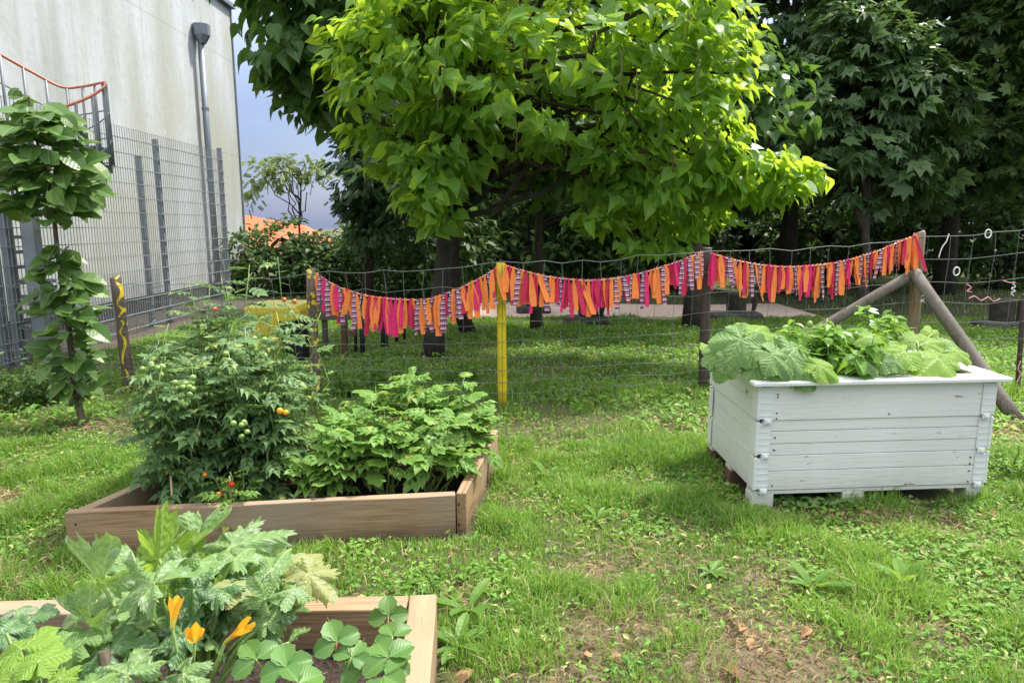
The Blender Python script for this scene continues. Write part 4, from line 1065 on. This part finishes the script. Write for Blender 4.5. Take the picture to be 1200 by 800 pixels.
# tomatoes
tom = [((-1.66, 3.33), 1.05, .30, 13, 'leafiest tomato plant at the left front corner of the back bed', 0),
       ((-1.42, 3.85), 1.28, .30, 13, 'tallest tomato plant at the back, in front of the yellow container', 0),
       ((-1.72, 3.88), 1.16, .30, 12, 'tomato plant at the back left of the bed, before the wavy painted post', 0),
       ((-1.33, 3.45), 1.08, .24, 11, 'tomato plant with green fruit in the middle, left of the potatoes', 0)]
T_roots = []
for (xy, h, sp, ns, lab, _) in tom:
    T_roots.append(leafy_plant('tomato_plant', (xy[0], xy[1], .05), lab, 'plant', TOMATO, 'tomato', 'stem_green', h, sp, int(ns*1.75), 21, .195, 'tomato plants in the back bed', droop=.45))
T_roots.append(leafy_plant('tomato_plant', (-1.38, 3.18, .05), 'small pale tomato plant low at the front board with two red tomatoes', 'plant', TOMATO, 'potato', 'stem_green', .36, .13, 7, 8, .15, 'tomato plants in the back bed', droop=.4))
for (px, py, Y, r, m_, k) in ((271, 567, 3.12, .016, 'red', 4), (256, 579, 3.10, .015, 'red', 4), (240, 556, 3.12, .012, 'orange_skin', 4), (322, 545, 3.5, .016, 'red', 3), (328, 549, 3.45, .014, 'red', 3), (292, 552, 3.4, .013, 'red', 3), (208, 541, 3.2, .013, 'orange_skin', 0), (252, 362, 3.6, .012, 'orange_skin', 1), (328, 481, 3.2, .016, 'flower', 3), (335, 483, 3.2, .014, 'flower', 3)):
    fruit(T_roots[k], D(px, py, Y), r, m_)
for k, (px, py, Y) in enumerate(((215, 458, 3.02), (182, 428, 3.15), (262, 432, 3.2), (300, 403, 3.35), (222, 450, 3.0), (288, 500, 3.1))):
    c = D(px, py, Y)
    for j in range(7): fruit(T_roots[(0, 0, 3, 1, 0, 3)[k]], c+rng.normal(size=3)*[.022, .012, .025], .0125+.003*rng.random(), 'green_fruit')
# bright tip of a tomato vine with orange fruit above the yellow container
vt = leafy_plant('tomato_plant', (-1.1, 3.95, .05), 'thin tomato vine reaching highest above the yellow container with two orange fruits', 'plant', TOMATO, 'potato', 'stem_green', 1.05, .05, 3, 9, .12, 'tomato plants in the back bed')
for px, py in ((333, 351), (345, 353)): fruit(vt, D(px, py, 3.9), .014, 'orange_skin')

# potatoes
for (x, y, h, lab) in ((-.95, 3.45, .40, 'potato plant at the left front of the potato row, leaning over bare soil'), (-.66, 3.45, .42, 'potato plant in the middle of the front potato row'), (-.44, 3.5, .42, 'potato plant at the right front corner of the back bed'),
                       (-.85, 3.85, .42, 'potato plant at the left of the rear potato row'), (-.55, 3.9, .50, 'potato plant in the middle of the rear row, taller than its neighbours'), (-.34, 3.88, .50, 'potato plant at the right rear corner under the yellow post')):
    leafy_plant('potato_plant', (x, y, .05), lab, 'plant', POTATO, 'potato', 'stem_green', h*1.3, .20, 10, 13, .19, 'potato plants in the back bed', droop=.35, top_bias=1)

# peppers in the planter
for (px, Y, h, lab) in ((905, 3.68, .27, 'leftmost pepper plant in the white planter'), (945, 3.85, .32, 'second pepper plant from the left in the white planter'), (985, 3.62, .29, 'third pepper plant from the left in the white planter'), (1015, 3.95, .34, 'right tall pepper plant with a pale green fruit in the white planter')):
    b = D(px, 430, Y); b[2] = ZT-.06
    r_ = leafy_plant('pepper_plant', b, lab, 'plant', LEAF_OVATE, 'pepper', 'stem_green', h*1.45, .19, 14, 16, .12, 'pepper plants in the white planter', droop=.55)
    if px in (985, 945): fruit(r_, D(px-36 if px == 985 else px+58, 380 if px == 985 else 392, Y-.12), .016, 'green_fruit', 'pepper', (1, 1, 1.2))

# ------------------------------------------------------------------ big squash leaves placed one by one
def big_leaf(root, foot, joint, tip, nhint, tmpl, mat, stalk_r=.006, scale=1.0, stalkmat='stem_green', label=None, wide=1.0):
    joint = np.array(joint, float); tip = np.array(tip, float); d = tip-joint; L = np.linalg.norm(d)*scale
    g = Geo(); fm = frames(joint[None], d[None], nrm(np.array(nhint, float))[None], L); fm[:, :, 0] *= wide; g.inst(tmpl, fm)
    lf = g.build('leaf', M[mat], root, smooth=True)
    if label: lf['label'] = label
    foot = np.array(foot, float); mid = (foot+joint)/2+[0, 0, .04]+(joint-foot)*[.0, .0, .12]
    P = smooth_pts([foot, mid, joint], 9); g = Geo(); g.tube(P, np.linspace(stalk_r*1.25, stalk_r*.7, 9), 7)
    g.build('stalk', M[stalkmat], lf, smooth=True)
    return lf
sqf = D(215, 775, 1.72); sqf[2] = .06
sq = thing('zucchini_plant', sqf, 'large zucchini plant with lobed silver-mottled leaves and yellow flowers in the near bed', 'plant')
UP = (0, 0, 1); FRT = (0, -1, .4)
L_ = [ # joint px, tip px, Yjoint, Ytip, normal hint, template, material
 ((187, 655), (190, 592), 1.90, 1.93, (0, 1, .5), SQV, 'squash_bright'),
 ((119, 684), (75, 636), 1.80, 1.86, (.2, .9, .6), SQV, 'squash'),
 ((160, 668), (152, 628), 1.92, 2.02, (0, .6, .8), SQ[1], 'squash'),
 ((228, 640), (272, 598), 1.98, 2.05, (-.3, -.2, 1), SQV, 'squash'),
 ((270, 640), (348, 612), 2.0, 2.06, (-.1, -.4, 1), SQ[2], 'squash'),
 ((222, 662), (250, 636), 1.85, 2.05, (0, -.4, 1), SQ[0], 'squash'),
 ((275, 655), (300, 632), 1.88, 2.0, (0, -.4, 1), SQ[3], 'squash'),
 ((268, 690), (300, 668), 1.75, 1.85, (0, -.5, 1), PUM[0], 'squash_yellow'),
 ((318, 668), (340, 636), 1.86, 1.95, (0, -.5, 1), SQ[1], 'squash'),
 ((345, 690), (330, 712), 1.80, 1.72, (0, -.7, .7), SQ[0], 'squash'),
 ((362, 672), (398, 704), 1.85, 1.80, (.2, -.4, .8), SQ[2], 'squash_yellow'),
 ((355, 655), (378, 640), 1.92, 2.0, (0, -.4, 1), PUM[2], 'squash_yellow'),
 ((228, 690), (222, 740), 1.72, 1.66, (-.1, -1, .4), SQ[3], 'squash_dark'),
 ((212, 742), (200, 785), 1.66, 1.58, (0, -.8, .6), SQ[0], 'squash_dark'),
 ((107, 735), (65, 705), 1.72, 1.78, (.3, .8, .5), SQV, 'squash'),
 ((170, 735), (120, 728), 1.72, 1.80, (0, -.5, 1), SQ[1], 'squash'),
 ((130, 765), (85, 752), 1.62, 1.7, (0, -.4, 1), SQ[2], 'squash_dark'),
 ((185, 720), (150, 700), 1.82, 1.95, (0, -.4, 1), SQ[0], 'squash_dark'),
 ((215, 790), (245, 808), 1.55, 1.5, (0, -.6, 1), SQ[1], 'squash'),
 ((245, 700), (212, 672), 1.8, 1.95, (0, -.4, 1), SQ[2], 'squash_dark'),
 ((300, 700), (372, 690), 1.86, 1.95, (0, -.5, 1), SQ[3], 'squash'),
 ((150, 790), (110, 770), 1.5, 1.58, (0, -.5, 1), SQ[3], 'squash'),
]
for _k in range(16):
    jx, jy = 150+190*rng.random(), 668+95*rng.random(); an = rng.random()*6.283; Yj = 1.66+.3*(760-jy)/95*rng.random()+.03
    L_.append(((jx, jy), (jx+38*math.cos(an), jy-8+22*math.sin(an)), Yj, Yj+.06*rng.normal(), (.3*math.cos(an), -.5, 1), SQ[_k % 4], ('squash', 'squash_dark', 'squash')[_k % 3]))
for (j, t, Yj, Yt, nh, tm, mt) in L_:
    foot = sqf+rng.normal(size=3)*[.04, .03, 0]
    big_leaf(sq, foot, D(*j, Yj), D(*t, Yt), nh, tm, mt, scale=.92 if tm is not SQV else .98, wide=.9)
g = Geo(); P = D(122, 790, 1.6); g.tube([P, D(124, 778, 1.6), D(121, 762, 1.61)], [.018, .017, .015], 9); g.build('cut_stem', M['bark'], sq)
# flowers
def squash_flower(root, base, tip, r, openness=1.0):
    base = np.array(base); tip = np.array(tip); ax = nrm(tip-base); L = np.linalg.norm(tip-base)
    u = nrm(np.cross(ax, [0, 1, .2])); v = np.cross(ax, u); g = Geo(); V = []; seg = 20; rows = 7
    for i in range(rows):
        t = i/(rows-1); rr = r*(.28+.3*t+.6*t**3*openness)*(1 if t < .9 else .92)
        for k in range(seg):
            a = k/seg*6.283; pet = 1 if t < .55 else 1+(t-.55)*.8*(abs(math.cos(2.5*a))**.5*2-1)
            q = base+ax*L*t*(1+.0*pet)+ (u*math.cos(a)+v*math.sin(a))*rr*(1+.2*(pet-1)+.12*t*t*math.sin(11*a+base[0]*50))+ax*L*.5*(pet-1)*t
            V.append(q)
    F = [(i*seg+k, i*seg+(k+1) % seg, (i+1)*seg+(k+1) % seg, (i+1)*seg+k) for i in range(rows-1) for k in range(seg)]
    g0 = Geo(); g0.faces(V[2*seg:], [tuple(i-2*seg for i in f) for f in F if min(f) >= 2*seg]); fl = g0.build('flower', M['flower'], root, smooth=True)
    g1 = Geo(); g1.faces(V[:3*seg], [f for f in F if max(f) < 3*seg]); g1.build('flower_tube', M['flower_base'], fl, smooth=True)
    g2 = Geo(); g2.tube([sqf+[.0, 0, .05], (sqf+base)/2+[0, 0, .02], base], .004, 6); g2.build('stalk', M['stem_green'], fl, smooth=True)
squash_flower(sq, D(202, 735, 1.60), D(206, 704, 1.62), .020, .6)
squash_flower(sq, D(228, 752, 1.60), D(228, 742, 1.52), .0145, 1.6)
squash_flower(sq, D(264, 752, 1.62), D(288, 733, 1.60), .0145, 1.3)
# other squash at bottom left: broad bright leaves
f2 = D(30, 800, 1.55); f2[2] = .06
s2 = thing('squash_plant', f2, 'bright green broad-leaved squash plant in the bottom left corner', 'plant')
for (j, t, Yj, Yt, mt, tm) in (((45, 775), (62, 742), 1.42, 1.5, 'squash_bright', PUM[0]), ((25, 760), (5, 742), 1.5, 1.58, 'squash_bright', PUM[1]), ((20, 790), (-10, 770), 1.42, 1.48, 'squash_bright', PUM[2]), ((70, 795), (95, 775), 1.38, 1.42, 'squash_bright', SQ[2]), ((110, 800), (140, 782), 1.40, 1.46, 'pumpkin', SQ[1]), ((35, 728), (10, 722), 1.75, 1.8, 'squash_dark', PUM[0]), ((20, 715), (35, 702), 1.95, 2.02, 'squash_dark', PUM[1]), ((60, 740), (90, 732), 1.72, 1.78, 'squash_dark', PUM[2]), ((8, 742), (-25, 735), 1.7, 1.7, 'squash_dark', PUM[1]), ((95, 752), (70, 735), 1.66, 1.72, 'pumpkin', PUM[0]), ((60, 765), (30, 752), 1.55, 1.6, 'pumpkin', SQ[1]), ((110, 742), (135, 728), 1.78, 1.84, 'squash', SQ[2]), ((90, 728), (62, 722), 1.85, 1.95, 'squash', SQ[0]), ((20, 728), (50, 716), 1.88, 1.94, 'squash_dark', SQ[3])):
    big_leaf(s2, f2+rng.normal(size=3)*[.05, .03, 0], D(*j, Yj), D(*t, Yt), (0, -.45, 1), tm, mt, .005, .95)
# strawberries
def strawberry_plant(px, py, Y, leaves, label):
    f = D(px, py, Y); f[2] = .06; root = thing('strawberry_plant', f, label, 'plant', 'strawberry plants in the near bed')
    for (jx, jy, tx, ty, Yj, Yt) in leaves:
        j = D(jx, jy, Yj); t = D(tx, ty, Yt); d = t-j; L = np.linalg.norm(d)*1.55
        g = Geo(); g.inst(STRAW, frames(j[None], d[None], np.array([[0, -.5, 1.]]), L)); lf = g.build('leaf', M['straw'], root, smooth=True)
        g = Geo(); g.tube(smooth_pts([f, (f+j)/2+[0, 0, .03], j], 7), .0025, 5); g.build('stalk', M['stem_red' if jx % 2 else 'stem_green'], lf, smooth=True)
    return root
strawberry_plant(370, 800, 1.62, [(335, 782, 330, 752, 1.5, 1.55), (395, 752, 385, 725, 1.68, 1.72), (300, 772, 285, 750, 1.58, 1.62), (412, 770, 425, 748, 1.65, 1.7), (350, 800, 380, 785, 1.45, 1.5)], 'strawberry plant in the middle of the near bed with a large paired leaf')
strawberry_plant(450, 790, 1.70, [(455, 722, 454, 696, 1.98, 2.02), (460, 745, 450, 728, 1.85, 1.9), (463, 775, 480, 762, 1.62, 1.66), (455, 770, 440, 748, 1.6, 1.66), (425, 780, 405, 768, 1.65, 1.7), (450, 792, 470, 802, 1.55, 1.5)], 'strawberry plant in the right corner of the near bed reaching over the board')

# cucumber / squash leaves in the planter
f3 = D(900, 430, 3.6); f3[2] = ZT-.05
p3 = thing('pumpkin_plant', f3, 'squash plant with large drooping leaves over the left rim of the white planter', 'plant', 'squash plants in the white planter')
for (j, t, Yj, Yt, mt, tm) in (((868, 398), (842, 432), 3.55, 3.45, 'pumpkin', PUM[0]), ((862, 385), (838, 392), 3.7, 3.75, 'pumpkin', PUM[1]), ((900, 414), (872, 440), 3.50, 3.42, 'pumpkin', PUM[2]), ((925, 415), (965, 455), 3.5, 3.38, 'pumpkin', PUM[0]), ((905, 415), (935, 440), 3.46, 3.38, 'pumpkin', PUM[1]), ((885, 388), (898, 372), 3.7, 3.85, 'squash_bright', PUM[2]), ((846, 412), (822, 425), 3.6, 3.55, 'pumpkin', PUM[1]), ((835, 408), (822, 404), 3.75, 3.7, 'squash_bright', PUM[0]), ((960, 428), (990, 442), 3.45, 3.4, 'squash_bright', PUM[0]), ((948, 425), (985, 440), 3.5, 3.4, 'pumpkin', PUM[2]), ((880, 400), (858, 388), 3.8, 3.9, 'pumpkin', PUM[2]), ((915, 400), (935, 390), 3.7, 3.8, 'squash_bright', PUM[1]), ((850, 425), (838, 450), 3.5, 3.48, 'pumpkin', PUM[2])):
    big_leaf(p3, f3+rng.normal(size=3)*[.04, .03, 0], D(*j, Yj), D(*t, Yt), (0, -.6, 1), tm, mt, .005, .92)
f4 = D(1060, 430, 3.75); f4[2] = ZT-.05
p4 = thing('pumpkin_plant', f4, 'light green squash plant at the right end of the white planter', 'plant', 'squash plants in the white planter')
for (j, t, Yj, Yt, mt, tm) in (((1030, 418), (1012, 436), 3.55, 3.5, 'pumpkin', PUM[2]), ((1045, 420), (1070, 434), 3.55, 3.5, 'pumpkin', PUM[0]), ((1100, 420), (1078, 434), 3.6, 3.5, 'squash_bright', PUM[1]), ((1105, 418), (1130, 428), 3.62, 3.55, 'squash_bright', PUM[0]), ((1075, 400), (1066, 382), 3.8, 3.9, 'squash_bright', PUM[2]), ((1085, 402), (1110, 392), 3.8, 3.85, 'squash_bright', PUM[0]), ((1040, 400), (1062, 398), 3.7, 3.75, 'squash_bright', PUM[1]), ((1020, 395), (1000, 400), 3.7, 3.68, 'squash_bright', PUM[2]), ((1120, 412), (1142, 424), 3.7, 3.62, 'squash_bright', PUM[1]), ((1112, 402), (1136, 408), 3.85, 3.85, 'pumpkin', PUM[0]), ((1092, 392), (1088, 378), 3.95, 4.0, 'squash_bright', PUM[0]), ((1055, 388), (1045, 372), 3.9, 3.95, 'squash_bright', PUM[0]), ((1095, 408), (1100, 394), 3.9, 3.95, 'pumpkin', PUM[2]), ((1060, 412), (1040, 425), 3.6, 3.52, 'squash_bright', PUM[2]), ((1010, 420), (1035, 436), 3.5, 3.45, 'pumpkin', PUM[1])):
    big_leaf(p4, f4+rng.normal(size=3)*[.06, .03, 0], D(*j, Yj), D(*t, Yt), (0, -.55, 1), tm, mt, .005, .92)

# bamboo sticks and tomato spirals
for (px, py, ty, Y, lab) in ((201, 590, 560, 3.1, 'short bamboo stick at the left front of the tomatoes'), (270, 588, 560, 3.15, 'short bamboo stick beside the two red tomatoes')):
    b = D(px, py, Y); b[2] = .05; t_ = D(px-1, ty-3, Y); g = Geo(); g.tube([b, t_], .005, 7); tag(g.build('bamboo_stick', M['bamboo'], smooth=True), lab, 'stick')
for (px, Y, hh, lab) in ((188, 3.3, 1.0, 'spiral metal tomato rod at the left of the bed'), (292, 3.5, 1.0, 'spiral metal tomato rod between the middle tomato plants')):
    b = D(px, 500, Y); g = Geo(); P = [(b[0]+.025*math.cos(a), Y+.025*math.sin(a), .05+hh*a/50) for a in np.linspace(0, 50, 150)]
    g.tube(P, .0022, 5); tag(g.build('tomato_rod', M['steel'], smooth=True), lab, 'plant support')
# piece of white plant label in the soil
g = Geo(); c = D(320, 535, 3.55); g.box(c-[.02, .002, .03], c+[.02, .002, .02]); tag(g.build('plant_label', M['white_paint']), 'small white plastic plant label in the soil between tomatoes and potatoes', 'plant label')

# ------------------------------------------------------------------ weeds as plants
def rosette(px, py, n, L, label, mat='weed', upr=.5, name='lawn_weed', group='leafy weeds in the lawn'):
    c = G(px, py); g = Geo(); a = np.arange(n)*2.4+rng.random(n)*.5
    d = np.stack([np.cos(a), np.sin(a), upr*(.4+1.2*rng.random(n))], -1); pos = np.tile(c+[0, 0, .005], (n, 1))
    g.inst(simple_leaf([(0, .02, 0), (.2, .06, 0), (.45, .13, 0), (.75, .14, 0), (.92, .08, 0), (1, 0, 0)], .2, .35), frames(pos, d, np.tile([0, 0, 1.], (n, 1)), L*(.6+.6*rng.random(n))))
    return tag(g.build(name, M[mat], origin=c), label, 'weed', group)
rosette(952, 692, 12, .14, 'upright dandelion rosette below the middle of the white planter', upr=.9)
rosette(1058, 690, 9, .16, 'tall pale weed with upright leaves below the right end of the planter', upr=1.6)
rosette(700, 610, 8, .10, 'small weed with round leaves in the lawn right of the back bed', upr=.7)
rosette(833, 672, 10, .09, 'low weed rosette left of the worn patch by the planter', upr=.5)
rosette(548, 718, 10, .14, 'leafy weed growing along the near bed corner', upr=.7)
rosette(535, 760, 11, .13, 'leafy weed lowest beside the near bed side board', upr=.6)
rosette(640, 560, 9, .12, 'weed beside the back bed side board', upr=.7)
rosette(1120, 640, 9, .10, 'flat weed right of the planter foot', upr=.4)
rosette(470, 690, 9, .10, 'flat weed between the two raised beds', upr=.4)
def weed_clump(px, py, n, h, sp, lab, mat='shrub', seed=0, ls=.09):
    b = G(px, py); return leafy_plant('tall_weed', b, lab, 'weed', LEAF_OVATE, mat, 'stem_dark', h, sp, n, 14, ls, 'tall weeds by the fences', droop=.2)
weed_clump(20, 478, 22, .50, .45, 'tall brownish weed thicket at the left edge under the spiral staircase')
weed_clump(48, 470, 16, .36, .35, 'weed thicket just left of the young tree')
weed_clump(415, 462, 16, .38, .35, 'tall weeds at the foot of the yellow-dotted post', 'weed')
weed_clump(475, 455, 14, .30, .38, 'tall weeds by the netting halfway between dotted and yellow posts', 'weed')
weed_clump(545, 452, 12, .26, .3, 'tall weeds by the netting left of the yellow post', 'weed')
weed_clump(330, 455, 14, .42, .35, 'tall weeds between the tomatoes and the dotted post', 'weed')
weed_clump(1190, 560, 10, .2, .3, 'low weeds at the foot of the right brace pole', 'weed', ls=.06)
# trailing clover-like plants under the planter
g = Geo(); n = 90; c = G(950, 592); pos = np.stack([c[0]+rng.normal(size=n)*.2, c[1]-.03+rng.normal(size=n)*.035, .03+.03*rng.random(n)], -1)
d = rand_unit(n)*[1, 1, .3]; g.inst(LEAF_HEART, frames(pos, d, nrm(np.array([0, -.3, 1.])+.3*rand_unit(n)), .035)); 
tag(g.build('ground_ivy', M['pumpkin']), 'patch of round-leaved ground ivy creeping under the white planter', 'weed')
g = Geo(); q = G(905+15, 583)+[.1, .05, .03]; g.box(q-[.0, .01, .01], q+[.22, .03, .01]); tag(g.build('loose_board', M['rust']), 'loose weathered wood slat lying under the white planter', 'board')

# dry leaves
dl = [(555, 794), (847, 792), (776, 742), (868, 612), (690, 778), (735, 610), (742, 655), (800, 660), (812, 694), (866, 748), (880, 752), (950, 745), (1030, 775), (1165, 605), (560, 724), (596, 752), (1195, 640), (990, 610), (728, 775)]
places = ['lowest one beside the near bed', 'large one at the bottom edge', 'on the worn patch', 'under the planter front left foot', 'small one near the bottom centre', 'in the lawn level with the back bed', 'left of the worn patch', 'beside a weed rosette', 'curled one right of the worn patch', 'reddish one of a close pair, left', 'reddish one of a close pair, right', 'broad one below the upright dandelion', 'orange one near the bottom right', 'right of the planter', 'between the two beds corner and lawn', 'pale tall one by the near bed', 'at the right edge of the lawn', 'under the middle planter foot', 'near the bottom beside the worn patch']
for i, ((px, py), pl_) in enumerate(zip(dl, places)):
    c = G(px, py)+[0, 0, .03]; g = Geo(); d = rand_unit(1); d[:, 2] *= .3
    g.inst(simple_leaf([(0, .03, 0), (.25, .24, 0), (.5, .3, .02), (.8, .15, 0), (1, 0, 0)], .5*(1 if i % 2 else -.6), .5, .04), frames(c[None], d, np.array([[.2, -.3, 1]]), .075 if i < 2 else .035+.03*rng.random()))
    tag(g.build('dry_leaf', M['dryleaf']), 'fallen brown leaf, '+pl_, 'leaf', 'dry leaves on the lawn')

# ------------------------------------------------------------------ background objects
def yellow_container():
    c = D(330, 395, 7.6); root = thing('yellow_container', (c[0], 7.6, 0), 'yellow plastic container with a dark opening behind the tomatoes', 'container')
    a = D(292, 357, 7.6); b = D(360, 397, 7.6); g = Geo()
    # hood profile: sloped lid overhanging a dark opening on the right
    prof = [(a[0], a[2]-.02), (a[0]+.05, a[2]), (b[0]-.06, a[2]), (b[0]-.01, a[2]-.05), (b[0]+.01, a[2]-.14), (b[0]-.05, a[2]-.15), (b[0]-.26, a[2]-.17), (b[0]-.24, a[2]-.75), (a[0], a[2]-.75)]
    V = [(x_, y_, z_) for y_ in (7.4, 8.1) for x_, z_ in prof]; n = len(prof)
    g.faces(V, [tuple(range(n)), tuple(range(2*n-1, n-1, -1))]+[(i, i+n, (i+1) % n+n, (i+1) % n) for i in range(n)]); g.build('hood', M['yellow_plastic'], root, bevel=.015)
    g = Geo(); g.box((b[0]-.235, 7.46, .02), (b[0]-.01, 8.05, a[2]-.19)); g.build('opening', M['black'], root)  # solid black block standing in for the shaded inside of the container
    g = Geo(); g.box((a[0]+.02, 7.45, 0), (b[0]-.25, 8.05, a[2]-.755)); g.build('base', M['black'], root)
yellow_container()
def stake(px, yb, yt, r, lab):
    b = G(px, yb); t_ = D(px-1, yt, b[1]); g = Geo(); g.tube([b-[0, 0, .02], t_], r, 8); tag(g.build('tree_stake', M['stake'], smooth=True), lab, 'stake', 'dark stakes in the shaded grass')
for a in ((425, 413, 370, .03, 'thick dark stake in the shade, nearest to the dotted post'), (417, 412, 372, .02, 'thin brownish stake next to the thick dark one'), (449, 407, 365, .028, 'left stake of the paired dark stakes'), (453, 406, 368, .02, 'right stake of the paired dark stakes'), (465, 401, 372, .024, 'short dark stake in front of the shaded bush'), (474, 398, 375, .02, 'shortest dark stake left of the tree trunk'), (493, 392, 372, .02, 'stake just left of the large trunk')): stake(*a)
# small wooden marker post with a bracket
b = G(404, 415); g = Geo(); g.box(b-[.03, .02, .03], b+[.03, .02, .38]); g.box(b+[.033, -.018, .22], b+[.14, .018, .28]); tag(g.build('wooden_marker', M['rust']), 'short rusty-brown wooden marker with a side arm behind the dotted post', 'marker')
# low plank wall behind dotted post
g = Geo(); p = D(372, 382, 8.6); q = D(415, 392, 8.4); g.box((p[0], 8.4, .35), (q[0], 8.44, .58)); g.box((p[0]+.1, 8.44, 0), (p[0]+.16, 8.5, .55)); g.box((q[0]-.16, 8.44, 0), (q[0]-.1, 8.5, .55))
tag(g.build('plank_rail', M['post_grey']), 'low grey plank rail behind the dotted post', 'rail')
def seat(px, py, wpx, lab):
    c = G(px, py); s_ = c[1]/800; w2 = wpx*s_; root = thing('log_seat', c, lab, 'seat', 'dark seats by the gravel')
    g = Geo(); g.box(c+[-w2/2, -.2, .0], c+[w2/2, .2, .12], bev=.03); g.build('base', M['stone'], root)
    g = Geo(); g.tube([c+[.03, 0, .12], c+[.02, 0, .42]], .16, 12); g.build('stump', M['bark_dark'], root, smooth=False)
    g = Geo(); g.tube([c+[w2*.32, -.1, .1], c+[w2*.36, -.1, .3], c+[w2*.3, -.12, .45]], [.03, .045, .03], 8); g.build('root_piece', M['bark_dark'], root)
seat(687, 379, 50, 'dark stump seat at the gravel edge, seen under the middle bunting')
seat(860, 374, 60, 'dark stump seat right of the brown post behind the planter')
seat(625, 366, 40, 'small stump seat far behind, right of the yellow post')
seat(1170, 385, 50, 'stone seat in the dark shade under the chestnut at the right')
